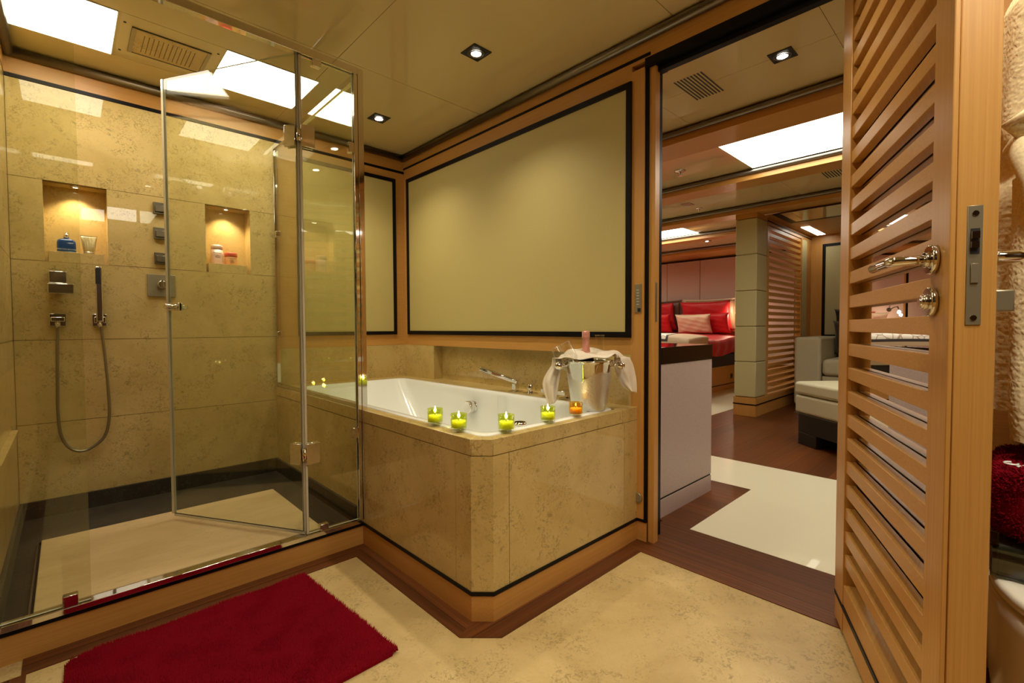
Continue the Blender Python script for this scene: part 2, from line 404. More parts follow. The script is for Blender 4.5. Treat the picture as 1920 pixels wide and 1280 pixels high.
# wood wall behind the bath end (beside the shower)
def frame_panel(parent, axis, plane, a0, a1, z0, z1, fw, out, fab='panel_fab'):
    # out: sign towards the room
    t = .012*out
    def q(u0, u1, w0, w1, d0, d1, nm, mt):
        m = MB()
        if axis == 'x': m.box(u0, plane+d0, w0, u1, plane+d1, w1, .0015, 1)
        else: m.box(plane+d0, u0, w0, plane+d1, u1, w1, .0015, 1)
        return m.build(nm, mt, parent)
    q(a0+fw*.6, a1-fw*.6, z0+fw*.6, z1-fw*.6, 0, .006*out, 'fabric_panel', fab)
    m = MB(); m.mat('black')
    for (u0, u1, w0, w1) in ((a0, a1, z0, z0+fw), (a0, a1, z1-fw, z1), (a0, a0+fw, z0+fw, z1-fw), (a1-fw, a1, z0+fw, z1-fw)):
        if axis == 'x': m.box(u0, plane, w0, u1, plane+t, w1)
        else: m.box(plane, u0, w0, plane+t, u1, w1)
    m.build('black_frame', None, parent)
m = MB(); m.mat('oak_x').box(TX+.02, YB, .824, W+.06, YB+.04, 2.072)
struct(m.build('wall_back'), 'pale oak wall at the end of the bath')
p = empty('wall_panel', (1.38, YB, .90)); tag(p, 'narrow olive-beige wall panel in black frame at the end of the bath, beside the shower glass', 'wall panel')
frame_panel(p, 'x', YB, 1.062, 1.752, .90, 2.02, .024, -1)

# wall with the doorway
DY0, DY1, DH = .34, 1.065, 2.055     # opening
m = MB(); m.mat('oak_y')
m.box(W, 1.15, .824, W+.04, YB, H).box(W, -1.6, DH+.03, W+.04, 1.15, H)
m.box(W, -1.6, 0, W+.12, DY0-.03, DH+.03).box(W+.04, 1.15, .824, W+.12, YB, H)
m.mat('oak_z').box(W-.002, DY1+.022, .1, W+.12, 1.15, 2.06)
m.mat('oak_y').box(W+.04, -1.6, DH+.03, W+.12, 1.15, H)
m.mat('oak_y').box(W, TY+.03, .0, W+.12, YB, .824).box(W, TY, 0, W+.12, TY+.03, .824) if False else m.box(W+.075, TY-.01, 0, W+.12, YB, .824)
struct(m.build('wall_right'), 'pale oak wall carrying the large panel and the doorway')
m = MB(); m.mat('black').box(W-.004, 1.06, 2.10, W, YB, 2.112)
struct(m.build('trim_7'), 'black line in the oak frieze above the large panel')
p = empty('wall_panel', (W, 2.09, .90)); tag(p, 'large olive-beige wall panel in black frame above the long side of the bath', 'wall panel')
frame_panel(p, 'y', W, 1.148, 3.02, .90, 2.02, .026, -1)
# door frame
fr = empty('door_2', (W+.06, .7, 0)); struct(fr, 'dark-lined oak frame of the doorway')
m = MB(); m.mat('black').box(W+.004, DY1+.006, 0, W+.12, DY1+.022, DH+.03); m.build('rebate_strip', None, fr)
m = MB(); m.box(W+.012, DY1-.022, 0, W+.047, DY1+.006, DH); m.build('jamb', 'oak_z', fr)
m = MB(); m.box(W-.001, DY1-.03, DH, W+.10, DY1+.022, DH+.04); m.box(W-.001, DY0-.03, DH+.004, W+.10, DY1-.03, DH+.04).box(W+.03, DY0-.03, DH-.02, W+.06, DY1-.022, DH+.004); m.build('head_lining', 'black', fr)
m = MB(); m.box(W-.003, DY0-.03, 0, W+.14, DY0, DH); m.build('jamb', 'oak_z', fr)
m = MB(); m.box(W+.016, DY1-.0235, .97, W+.032, DY1-.021, 1.14, .0005, 1); m.mat('matt_black').box(W+.0195, DY1-.0245, 1.06, W+.0285, DY1-.022, 1.10).box(W+.0195, DY1-.0245, .99, W+.0285, DY1-.022, 1.035); m.mats[0] = 'steel'
m.build('strike_plate', None, fr)
# skirting of the pier
m = MB(); m.mat('oak_y').box(W, DY1+.006, 0, W+.05, TY+.034, .088); m.mat('black').box(W-.004, DY1+.006, .088, W+.03, 1.15, .10)
struct(m.build('baseboard_right'), 'oak skirting with black line at the foot of the doorway pier')

# ------------------------------------------------------------------ ceiling of the bathroom
m = MB(); m.mat('ceiling'); g2 = .0012
ys = [-1.6, .95, YS-.12+.35, 2.43, 2.83, YB]
for i in range(len(ys)-1):
    for x0, x1 in ((-.95, XL), (XL, .945), (.945, W)):
        if x0 == .945:
            if i in (2, 3, 4): continue
        m.box(x0+g2, ys[i]+g2, H, x1-g2, ys[i+1]-g2, H+.02)
m.box(.945+g2, ys[2]+g2, H, W-g2, YB, H+.02)
m.mat('joint').box(-.95, -1.6, H+.004, W+.12, YB+.05, H+.04)
struct(m.build('ceiling'), 'glossy cream lacquered bathroom ceiling')

def light_panel(x0, y0, x1, y1, label, z=H, group='flat ceiling light panels', lm='light'):
    t = empty('ceiling_light', ((x0+x1)/2, (y0+y1)/2, z-.006)); tag(t, label, 'ceiling light', group)
    B(x0, y0, z-.004, x1, y1, z+.001, 'diffuser', lm, t)
    m = MB(); m.mat('edge').box(x0-.003, y0-.003, z-.003, x0, y1+.003, z+.001).box(x1, y0-.003, z-.003, x1+.003, y1+.003, z+.001).box(x0, y0-.003, z-.003, x1, y0, z+.001).box(x0, y1, z-.003, x1, y1+.003, z+.001)
    m.build('rim', None, t); return t
light_panel(XL+.002, 2.435, .178, 2.825, 'bright rectangular light panel in shower ceiling, left of the shower head')
light_panel(.558, 2.435, .962, 2.825, 'bright rectangular light panel in shower ceiling, right of the shower head')

def area_light(name, loc, sx, sy, power, col=WARM, rot=(0, 0, 0)):
    l = bpy.data.lights.new(name, 'AREA'); l.shape = 'RECTANGLE'; l.size = sx; l.size_y = sy; l.energy = power; l.color = col
    o = bpy.data.objects.new(name, l); o.location = loc; o.rotation_euler = rot; COL.objects.link(o); return o
def spot(x, y, z, power, parent, size=95, col=(1, .90, .70), r=.03, blend=1.0):
    l = bpy.data.lights.new('lamp', 'SPOT'); l.energy = power; l.color = col; l.spot_size = rad(size); l.spot_blend = blend; l.shadow_soft_size = r
    o = bpy.data.objects.new('lamp', l); COL.objects.link(o); o.parent = parent; o.location = Vector((x, y, z))-wloc(parent); return o
def downlight(x, y, label, power, z=H, group='square ceiling spotlights', big=.05, size=118):
    t = empty('ceiling_spotlight', (x, y, z-.008)); tag(t, label, 'spotlight', group)
    m = MB(); s = big
    m.mat('matt_black')
    m.box(x-s, y-s, z-.004, x+s, y-s+.009, z+.004).box(x-s, y+s-.009, z-.004, x+s, y+s, z+.004).box(x-s, y-s+.009, z-.004, x-s+.009, y+s-.009, z+.004).box(x+s-.009, y-s+.009, z-.004, x+s, y+s-.009, z+.004)
    m.box(x-s+.004, y-s+.004, z-.002, x+s-.004, y+s-.004, z+.002)
    m.build('square_frame', None, t)
    m = MB(); m.lathe([(.036, z-.0045), (.038, z-.007), (.034, z-.007), (.033, z-.0045)], (x, y, 0), seg=32, cap=False); m.lathe([(.026, z-.0045), (.028, z-.009), (.024, z-.009), (.022, z-.0045)], (x, y, 0), seg=32, cap=False); gr_ = m.build('gimbal_ring', 'rod', t)
    m = MB(); m.lathe([(.0, z-.0105), (.012, z-.010), (.022, z-.008), (.022, z-.002)], (x, y, 0), seg=24, cap=False); m.build('bulb', 'bulb', gr_)
    spot(x, y, z-.02, power, t, size=size)
    return t
downlight(1.385, 1.687, 'square black recessed spotlight in bathroom ceiling, the one nearer the camera', SPOT_BATH)
downlight(1.385, 2.603, 'square black recessed spotlight in bathroom ceiling near the wall corner', SPOT_BATH)
downlight(.55, .95, 'added fill spotlight, out of view in bathroom ceiling above the bath mat', SPOT_BATH)  # fill light added above the frame, no such fitting seen
downlight(1.385, .62, 'added fill spotlight, out of view in bathroom ceiling in front of the open door', SPOT_BATH)  # added out of frame as fill over the floor by the doorway
downlight(.82, -.22, 'added fill spotlight, out of view in bathroom ceiling, brightening bathrobe and toilet', 38, size=125)  # added out of view to brighten the bathrobe and toilet
downlight(1.46, .09, 'added fill spotlight, unseen behind the open door, brightening the side of the toilet', 22, size=120)  # added where the door hides it, to light the toilet side
light_panel(.15, -.9, .75, -.2, 'added fill light panel, unseen in the bathroom ceiling behind the camera')  # unseen fill panel added behind the camera

# ------------------------------------------------------------------ rain shower head
t = empty('rain_shower_head', (.37, 2.635, H-.01)); tag(t, 'flush rectangular rain shower head with rows of nozzles between two light panels', 'shower head')
m = MB(); x0, x1, y0, y1 = .23, .512, 2.515, 2.745
m.box(x0, y0, H-.003, x1, y1, H+.001); m.build('face_plate', 'stone', t)
m = MB(); m.mat('steel'); m.box(x0, y0, H-.006, x0+.014, y1, H).box(x1-.014, y0, H-.006, x1, y1, H); m.mat('rod').box(x0+.014, y0, H-.005, x1-.014, y0+.006, H).box(x0+.014, y1-.006, H-.005, x1-.014, y1, H)
m.build('edge_strip', None, t)
m = MB()
for i in range(12):
    for j in range(13): m.lathe([(.0019, H-.0045), (.0019, H-.001)], (.275+i*.0165, 2.56+j*.0125, 0), seg=8)
o = m.build('nozzles', 'matt_black', t); o['kind'] = 'stuff'
for x, y in ((.205, 2.50), (.205, 2.76), (.535, 2.50), (.535, 2.76)): MB().lathe([(.005, H-.002), (.005, H)], (x, y, 0), seg=10).build('screw', 'matt_black', t)

# ================================================================== SHOWER FITTINGS
t = empty('shower_mixer', (-.02, YB, 1.16)); tag(t, 'square chrome shower mixer with lever plate on the stone wall under the left niche', 'shower mixer')
m = MB(); m.box(-.052, YB-.045, 1.163, .010, YB, 1.218, .003); m.build('cartridge_block', 'chrome', t)
m = MB(); m.box(-.056, YB-.062, 1.113, .033, YB-.03, 1.160, .003); m.box(-.03, YB-.04, 1.12, .0, YB, 1.15); m.build('lever_plate', 'chrome', t)
t = empty('hose_outlet', (-.027, YB, .99)); tag(t, 'square chrome wall outlet at the start of the shower hose', 'wall outlet')
m = MB(); m.box(-.055, YB-.012, .964, .003, YB, 1.022, .002); m.build('wall_plate', 'chrome', t)
m = MB(); m.box(-.05, YB-.05, .985, -.002, YB-.012, 1.006, .003).cyl((-.027, YB-.035, .955), (-.027, YB-.035, .99), .009); m.build('elbow', 'chrome', t)
t = empty('hand_shower', (.12, YB, .99)); tag(t, 'slim chrome hand shower wand upright in its square wall holder', 'hand shower')
m = MB(); m.box(.094, YB-.010, .964, .148, YB, 1.022, .002).box(.100, YB-.05, .978, .110, YB-.01, 1.008, .002).box(.132, YB-.05, .978, .142, YB-.01, 1.008, .002); m.build('holder', 'chrome', t)
m = MB(); m.box(.108, YB-.052, .985, .134, YB-.030, 1.250, .004); m.cyl((.121, YB-.041, .955), (.121, YB-.041, .987), .0075); wd_ = m.build('wand', 'chrome', t)
m = MB(); m.box(.109, YB-.0535, 1.165, .127, YB-.0515, 1.24); m.build('spray_face', 'matt_black', wd_)
pts = []
P = [(-.027, .957), (-.031, .85), (-.034, .70), (-.036, .56), (-.028, .45), (0, .385), (.045, .362), (.095, .385), (.130, .43), (.146, .52), (.144, .66), (.137, .80), (.125, .955)]
for i in range(len(P)-1):     # Catmull-Rom
    p0, p1, p2, p3 = P[max(i-1, 0)], P[i], P[i+1], P[min(i+2, len(P)-1)]
    for k in range(16):
        q = k/16; pts.append(tuple(.5*((2*p1[j])+(-p0[j]+p2[j])*q+(2*p0[j]-5*p1[j]+4*p2[j]-p3[j])*q*q+(-p0[j]+3*p1[j]-3*p2[j]+p3[j])*q**3) for j in (0, 1)))
pts.append(P[-1])
PT = [(x, YB-.035+.022*math.sin(math.pi*i/len(pts)), z) for i, (x, z) in enumerate(pts)]
m = MB(); seg = []
for i in range(len(PT)-1):
    a, b = Vector(PT[i]), Vector(PT[i+1])
    for k in range(3): seg += [a.lerp(b, k/3+.01), a.lerp(b, k/3+.17)]
m.tube(seg, .0062, 10, rf=lambda i: .0068 if i % 2 else .0052)
o = m.build('shower_hose', 'steel'); tag(o, 'ribbed chrome shower hose hanging in a long loop from the wall outlet', 'hose', None)
jet = empty('body_jet', (.373, YB, 1.577))
m = MB(); m.box(.343, YB-.014, 1.547, .403, YB, 1.607, .002); m.build('plate', 'dark_steel', jet)
m = MB(); m.box(.349, YB-.026, 1.556, .397, YB-.014, 1.592, .004); m.build('spray_block', 'dark_steel', jet)
tag(jet, 'square metal body jet on shower wall, topmost of three', 'body jet', 'body jets beside the shower door edge')
for z, wd in ((1.447, 'middle of three'), (1.317, 'lowest of three')):
    c = copy_tree(jet, loc=(.373, YB, z)); c['label'] = f'square metal body jet on shower wall, {wd}'
t = empty('thermostat', (.37, YB, 1.175)); tag(t, 'large square steel shower valve plate with round knob below the body jets', 'shower valve')
m = MB(); m.box(.311, YB-.008, 1.117, .430, YB, 1.233, .0015); m.build('cover_plate', 'steel', t)
m = MB(); m.cyl((.37, YB-.008, 1.18), (.37, YB-.045, 1.18), .020, 28, .003); m.box(.366, YB-.052, 1.16, .374, YB-.044, 1.205, .001); m.build('knob', 'chrome', t)

def nichelight(a, b, label):
    x = (a+b)/2; z = ROWS[4]
    t = empty('niche_light', (x, YB+.05, z-.01)); tag(t, label, 'spotlight', 'tiny niche spotlights')
    m = MB(); m.lathe([(.010, z-.001), (.019, z-.001), (.020, z-.005), (.013, z-.007), (.010, z-.004)], (x, YB+.05, 0), seg=24, cap=False); m.build('ring', 'chrome', t)
    m = MB(); m.lathe([(0, z-.005), (.010, z-.004), (.011, z-.001)], (x, YB+.05, 0), seg=20, cap=False); m.build('bulb', 'bulb', t)
    spot(x, YB+.05, z-.015, SPOT_NICHE, t, size=120, col=(1, .76, .52), r=.008, blend=.8)
nichelight(*N1, 'tiny recessed spotlight in the top of the left shower niche')
nichelight(*N2, 'tiny recessed spotlight in the top of the right shower niche')

def text(body, size, loc, rot, mat, parent, name='lettering', align='CENTER', ext=.0002):
    c = bpy.data.curves.new(name, 'FONT'); c.body = body; c.size = size; c.extrude = ext; c.align_x = align
    o = bpy.data.objects.new(name+'_tmp', c); COL.objects.link(o)
    dg = bpy.context.evaluated_depsgraph_get(); me = bpy.data.meshes.new_from_object(o.evaluated_get(dg))
    bpy.data.objects.remove(o); q = bpy.data.objects.new(name, me); COL.objects.link(q); me.materials.clear(); me.materials.append(MT[mat])
    q.parent = parent; q.location = Vector(loc)-wloc(parent); q.rotation_euler = rot; return q
SH = ROWS[3]+.05
MT['blue_bottle'] = simple('blue_bottle', (.012, .055, .20), .12, coat=.6)
MT['pale_print'] = simple('pale_print', (.5, .6, .7), .5); MT['dark_print'] = simple('dark_print', (.08, .03, .02), .5)
MT['gold'] = stone('gold_streaked_tube', (.62, .55, .28, 1), (.30, .25, .10, 1), (.04, .03, .02, 1), rough=.3, s=6, amount=.9, stretch=(3, 1, .3))
MT['pink_white'] = simple('pink_white_plastic', (.80, .55, .45), .3, coat=.3); MT['coral'] = simple('coral_red_lid', (.70, .10, .06), .3, coat=.3)
MT['amber_jar'] = simple('amber_jar', (.80, .42, .18), .25, coat=.4)
def rrect(x0, x1, y0, y1, r, z, n=6):
    out = []
    for cx, cyy, a0 in ((x1-r, y1-r, 0), (x0+r, y1-r, 90), (x0+r, y0+r, 180), (x1-r, y0+r, 270)):
        for k in range(n+1):
            a = rad(a0+90*k/n); out.append((cx+r*math.cos(a), cyy+r*math.sin(a), z))
    return out
# blue flask
cx, cyy = .012, YB+.055
t = empty('shower_gel_bottle', (cx, cyy, SH)); tag(t, 'blue glass bottle with chrome cap on the ledge of the left niche', 'bottle')
m = MB(); m.loft([rrect(cx-.034*s, cx+.034*s, cyy-.016*q, cyy+.016*q, .010*q, SH+z) for s, q, z in ((.96, .9, 0), (1, 1, .004), (1, 1, .045), (.97, .98, .054), (.88, .9, .061), (.65, .75, .066), (.35, .6, .069))], True, True); fk_ = m.build('flask', 'blue_bottle', t)
m = MB(); m.lathe([(.010, SH+.068), (.010, SH+.073), (.0115, SH+.073), (.0115, SH+.094), (.0, SH+.095)], (cx, cyy, 0), seg=24); m.build('cap', 'chrome', t)
text('MOLTON BROWN', .0078, (cx, cyy-.0168, SH+.014), (rad(90), 0, 0), 'pale_print', fk_)
cx = .093
t = empty('cream_tube', (cx, cyy, SH)); tag(t, 'gold streaked tube standing on its cap on the ledge of the left niche', 'tube')
m = MB(); m.loft([rrect(cx-a, cx+a, cyy-b, cyy+b, min(a, b)*.95, SH+z) for a, b, z in ((.021, .017, .014), (.023, .017, .03), (.027, .012, .06), (.030, .004, .083), (.0305, .0015, .090))], True, True); m.build('tube_body', 'gold', t)
m = MB(); m.lathe([(.020, SH), (.021, SH+.002), (.0205, SH+.014)], (cx, cyy, 0), seg=28); m.build('cap', 'steel', t)
m = MB(); m.box(cx-.0308, cyy-.0018, SH+.087, cx+.0308, cyy+.0018, SH+.0915); m.build('crimp', 'matt_black', t)
cx = .638
t = empty('shampoo_bottle', (cx, cyy, SH)); tag(t, 'tall pale pink shampoo bottle on the ledge of the right niche', 'bottle')
m = MB(); m.loft([rrect(cx-.031*s, cx+.031*s, cyy-.02*s, cyy+.02*s, .018*s, SH+z) for s, z in ((.95, 0), (1, .004), (.99, .05), (.96, .083))], True, True); bb_ = m.build('bottle_body', 'pink_white', t)
m = MB(); m.loft([rrect(cx-.030*s, cx+.030*s, cyy-.019*s, cyy+.019*s, .018*s, SH+z) for s, z in ((1, .084), (.97, .104), (.86, .110), (.6, .112))], True, True); m.build('cap', 'pink_white', t)
text('KERASTASE', .0085, (cx, cyy-.0206, SH+.062), (rad(90), 0, 0), 'dark_print', bb_); text('CURL\n   IDEAL', .0095, (cx-.004, cyy-.0206, SH+.047), (rad(90), 0, 0), 'dark_print', bb_)
cx = .708
t = empty('hair_mask_jar', (cx, cyy, SH)); tag(t, 'squat orange jar with coral red lid beside the tall shampoo bottle', 'jar')
m = MB(); m.lathe([(.029, SH), (.031, SH+.003), (.031, SH+.045), (.029, SH+.049)], (cx, cyy, 0), seg=36); bb_ = m.build('jar_body', 'amber_jar', t)
m = MB(); m.lathe([(.0325, SH+.049), (.0325, SH+.068), (.031, SH+.072), (0, SH+.0725)], (cx, cyy, 0), seg=36); m.build('lid', 'coral', t)
text('KERASTASE', .0078, (cx, cyy-.0322, SH+.036), (rad(90), 0, 0), 'dark_print', bb_); text('CURL\n   IDEAL', .0088, (cx-.003, cyy-.0322, SH+.023), (rad(90), 0, 0), 'dark_print', bb_)

# ================================================================== SHOWER ENCLOSURE
G = .008
en = empty('shower_screen', (.4, YS, .098)); tag(en, 'chrome framed glass shower front with fixed panes, top rail and corner post', 'shower screen')
m = MB(); m.box(XL, YS-.012, .098, .945, YS+.026, .116, .0015, 1); m.build('sill_rail', 'chrome', en)
m = MB(); m.box(XL, YS-.012, 2.022, .945, YS+.018, 2.052, .0015, 1); m.build('top_rail', 'chrome', en)
m = MB(); m.box(.905, YS-.012, .116, .922, YS+.014, 2.022, .0015, 1); m.box(.9225, YS-.014, .116, .947, YS+.018, 2.050, .0015, 1); m.build('corner_post', 'chrome', en)
def pane(x0, x1, z0=.118, z1=2.02, parent=en, y=YS):
    m = MB(); m.mat('glass').box(x0, y, z0, x1, y+G, z1)
    m.bm.faces.ensure_lookup_table(); m.mat('edge'); m.bm.normal_update()
    for f in m.bm.faces:
        if abs(f.normal.x) > .5 or abs(f.normal.z) > .5: f.material_index = 1
    return m.build('fixed_pane', None, parent)
pane(XL+.004, .037); pane(.694, .903)
def clamp(x0, x1, z0, z1, y0=YS-.008, y1=YS+.016):
    m = MB(); m.box(x0, y0, z0, x1, y1, z1, .0015, 1); return m.build('glass_clamp', 'chrome', en)
clamp(-.027, .008, .114, .150); clamp(.735, .772, .114, .142); clamp(.735, .772, 1.995, 2.024); clamp(.883, .906, 1.69, 1.735); clamp(.883, .906, .475, .52)
m = MB(); m.box(.6845, YS-.002, .118, .6925, YS+G+.002, 2.02); m.build('seal_strip', 'seal', en)
# side partition on the bath rim
sp = empty('side_screen', (.94, 2.5, RIM)); tag(sp, 'chrome framed glass partition standing on the bath rim between shower and bath', 'shower screen')
m = MB(); m.mat('glass').box(.934, YS+.03, RIM+.018, .942, YB-.012, 2.024)
m.build('pane', None, sp)
m = MB(); m.box(.928, YS+.018, 2.022, .948, YB, 2.050, .001, 1); m.build('top_rail', 'chrome', sp)
m = MB(); m.box(.928, YS+.018, RIM+.001, .948, YB-.001, RIM+.020, .001, 1); m.build('bottom_rail', 'chrome', sp)
m = MB(); m.box(.928, YB-.016, RIM+.02, .948, YB-.0005, 2.022, .001, 1); m.build('wall_channel', 'chrome', sp)
for z in (1.50, .90): B(.924, YB-.05, z, .952, YB-.016, z+.03, 'glass_clamp', 'chrome', sp, .002)
# open door leaf, hinged at x=.68 and swung into the shower
hx, hy = .678, YS+.008
dv = Vector((-.502, .865, 0)).normalized(); dn = Vector((dv.y, -dv.x, 0))*1.0
L = .692
dr = empty('shower_door', (hx, hy, .12)); tag(dr, 'frameless glass shower door standing open into the shower', 'shower door')
m = MB(); m.mat('glass').obox((hx, hy, .128), dv*L, dn*G, (0, 0, 1.90))
m.bm.normal_update(); m.mat('edge')
for f in m.bm.faces:
    if abs(f.normal.dot(dn)) < .5: f.material_index = 1
lf_ = m.build('leaf', None, dr)
m = MB(); m.obox(Vector((hx, hy, .128))+dv*L-dn*.002, dv*.012, dn*(G+.004), (0, 0, 1.90)); m.obox(Vector((hx, hy, .118))-dn*.001, dv*L, dn*(G+.002), (0, 0, .010)); m.build('edge_seal', 'seal', lf_)
m = MB(); m.obox(Vector((hx, hy, .128))-dv*.003, dv*.010, dn*G, (0, 0, 1.90)); m.build('hinge_seal', 'seal', lf_)
for z in (1.665, .40):
    h = MB(); h.obox(Vector((hx, hy, z))+dv*.004-dn*.009, dv*.052, dn*.007, (0, 0, .085), .0015); h.obox(Vector((hx, hy, z))+dv*.004+dn*(G+.002), dv*.052, dn*.007, (0, 0, .085), .0015)
    h.obox((hx+.008, YS-.011, z), (.054, 0, 0), (0, .009, 0), (0, 0, .085), .0015); h.obox((hx+.008, YS+G+.002, z), (.054, 0, 0), (0, .009, 0), (0, 0, .085), .0015)
    h.cyl((hx+.004, hy-.008, z+.018), (hx+.004, hy-.008, z+.067), .009, 20); h.build('hinge', 'chrome', dr)
kp = Vector((hx, hy, 1.045))+dv*(L-.035)
m = MB(); m.obox(kp-dv*.028-dn*.006+Vector((0, 0, -.017)), dv*.060, dn*.006, (0, 0, .034), .0015); m.obox(kp-dv*.028+dn*(G)+Vector((0, 0, -.017)), dv*.060, dn*.006, (0, 0, .034), .0015)
m.cyl(kp-dn*.006, kp-dn*.045, .011, 24, .002).cyl(kp+dn*(G+.006), kp+dn*(G+.045), .011, 24, .002); m.cyl(kp-dn*.020-dv*.03, kp-dn*.020+dv*.03, .006, 16); m.build('knob', 'chrome', lf_)

# ================================================================== BATHTUB
bt = empty('bathtub', (1.4, 2.1, 0)); tag(bt, 'built-in white bathtub with honey limestone surround, chamfered corner and oak plinth', 'bathtub')
c1, c2 = (TX, TY+.05), (TX+.051, TY)
m = MB()
zt, zb = RIM, RIM-.055
bx0, bx1, by0, by1 = .972, 1.712, 1.158, 2.915
m.prism([c1, (TX, YB), (bx0, YB), (bx0, by0+.035)], zb, zt, .003, 2)
m.prism([c1, (bx0, by0+.035), (bx0+.03, by0), c2], zb, zt, .003, 2)
m.prism([c2, (bx0+.03, by0), (bx1, by0), (bx1, TY)], zb, zt, .003, 2)
m.prism([(bx0, by1), (bx0, YB), (W, YB), (W, by1)], zb, zt)
m.prism([(bx1, TY), (bx1, by1), (W, by1), (W, TY)], zb, zt, .0005, 1)
m.build('deck', 'stone', bt)
q = .0011
m = MB(); z0, z1 = .10, zb-.0015
for a, b in ((TY+.05, 1.25), (1.25, 1.905), (1.905, YB)): m.box(TX, a+(q if a > 1.2 else 0), z0, TX+.02, b-q, z1)
m.build('long_side_panel', 'stone', bt)
m = MB(); m.prism([c1, (TX+.02, TY+.05), (TX+.051, TY+.02), c2], z0, z1); m.build('corner_panel', 'stone', bt)
m = MB()
for a, b in ((TX+.051, 1.046), (1.046, 1.722), (1.722, W)): m.box(a+(q if a > 1 else 0), TY, z0, b-q, TY+.02, z1)
m.build('short_side_panel', 'stone', bt)
m = MB(); m.box(TX+.004, TY+.055, .09, TX+.03, YB, zb+.001).box(TX+.055, TY+.004, .09, W, TY+.03, zb+.001); m.build('joint_backing', 'joint', bt)
m = MB(); m.prism([(TX-.004, YS-.004), (TX-.004, TY+.048), (TX+.049, TY-.004), (W-.002, TY-.004), (W-.002, TY+.02), (TX+.058, TY+.02), (TX+.02, TY+.058), (TX+.02, YS-.004)], .0875, .1); m.build('black_line', 'black', bt)
m = MB(); m.prism([(TX+.0, YS-.001), (TX+.0, TY+.05), (TX+.051, TY+.0), (W-.001, TY+.0), (W-.001, TY+.03), (TX+.058, TY+.03), (TX+.03, TY+.058), (TX+.03, YS-.001)], 0.0, .0875); m.build('plinth', 'oak_x', bt)
# basin
R = [(-.004, -.004, .05, .592), (-.004, -.004, .05, .596), (0, .0, .05, .598), (.006, .006, .05, .600), (.020, .02, .06, .600), (.030, .03, .065, .596), (.036, .04, .07, .575), (.06, .05, .09, .40), (.085, .07, .10, .25), (.12, .10, .12, .205), (.20, .2, .1, .19)]
rings = []
for k, (dx, dy, r, z) in enumerate(R):
    fary = dy + (0 if z > .57 else (.598-z)*.95)
    rings.append(rrect(bx0+dx, bx1-dx, by0+dy, by1-fary, r, z, 8))
m = MB(); m.loft(rings, cap1=True)
# raised arm ridge on the far long wall
m.grid(lambda u, v: (bx1-.045+.02*math.sin(math.pi*u)*0-.016*math.sin(math.pi*u), 1.80+.07*u, .585-.33*v-.0), 9, 6)
m.build('basin', 'white', bt, sub=1)
m = MB(); ox = bx1-.045; m.cyl((ox-.050, 2.075, .500), (ox-.012, 2.075, .500), .036, 32, .003).cyl((ox-.012, 2.075, .500), (ox+.03, 2.075, .500), .031, 32); m.build('overflow_knob', 'chrome', bt)
m = MB(); m.lathe([(.0, .205), (.024, .204), (.028, .196), (.03, .19)], (1.50, 1.62, .0), seg=28); m.build('drain', 'chrome', bt)

# stone splash behind the bath
m = MB(); m.mat('stone').box(.95, YB-.002, RIM, 1.5, YB+.03, .8235).box(1.5015, YB-.002, RIM, W, YB+.03, .8235)
struct(m.build('wall_back'), 'honey limestone splashback at the far end of the bath')
m = MB(); m.mat('stone').box(W, 2.70, RIM, W+.075, YB, .8235).box(W, TY+.03, zb, W+.0705, YB, RIM).box(W, TY+.0, RIM, W+.075, 1.43, .8235)
m.box(W+.0705, 1.43, RIM-.06, W+.085, 2.70, .8235)
struct(m.build('wall_right'), 'honey limestone splashback with long recess behind the bath')
struct(B(W+.001, 1.43, .824, W+.08, 2.70, .83, 'trim_8', 'oak_y'))

# faucets on the recess ledge
fx = 1.79
t = empty('bath_hand_shower', (fx, 1.86, RIM)); tag(t, 'chrome bath hand shower leaning out from its square base on the ledge', 'hand shower')
m = MB(); m.box(fx-.03, 1.86-.03, RIM, fx+.03, 1.86+.03, RIM+.006, .001, 1).box(fx-.014, 1.86-.014, RIM+.006, fx+.014, 1.86+.014, RIM+.045, .002); m.build('base', 'chrome', t)
a, b = Vector((fx, 1.845, RIM+.045)), Vector((fx-.10, 2.045, RIM+.118))
d = (b-a).normalized(); sd = d.cross(Vector((0, 0, 1))).normalized(); up_ = sd.cross(d)
m = MB(); m.obox(a-sd*.013-up_*.004, d*(b-a).length, sd*.026, up_*.022, .005, 3); wd_ = m.build('wand', 'chrome', t)
m = MB(); m.obox(b-d*.075-sd*.009-up_*.0055, d*.065, sd*.018, up_*.002); m.build('spray_face', 'matt_black', wd_)
def handle(y, label, wide=False):
    t = empty('bath_tap', (fx, y, RIM)); tag(t, label, 'tap', 'chrome taps on the bath ledge')
    m = MB(); m.box(fx-.03, y-.03, RIM, fx+.03, y+.03, RIM+.006, .001, 1); m.build('base_plate', 'chrome', t)
    m = MB(); m.cyl((fx, y, RIM+.006), (fx, y, RIM+.050), .015, 28, .002) if not wide else m.box(fx-.05, y-.025, RIM+.02, fx+.02, y+.025, RIM+.045, .004); m.build('handle', 'chrome', t)
    if wide:
        m = MB(); m.cyl((fx, y, RIM+.006), (fx, y, RIM+.022), .012); m.build('stem', 'chrome', t)
handle(1.745, 'round chrome tap handle on the bath ledge right of the hand shower')
handle(1.60, 'square chrome tap on the bath ledge next to the napkin tip', True)
handle(1.49, 'square chrome tap on the bath ledge behind the ice bucket', True)
o = MB().cyl((1.17, 1.192, RIM+.004), (1.17, 1.192, RIM+.017), .023, 32, .003).build('drain_knob', 'chrome'); o.location.z -= 0
tag(o, 'round chrome waste control knob on the bath rim between candles', 'knob')

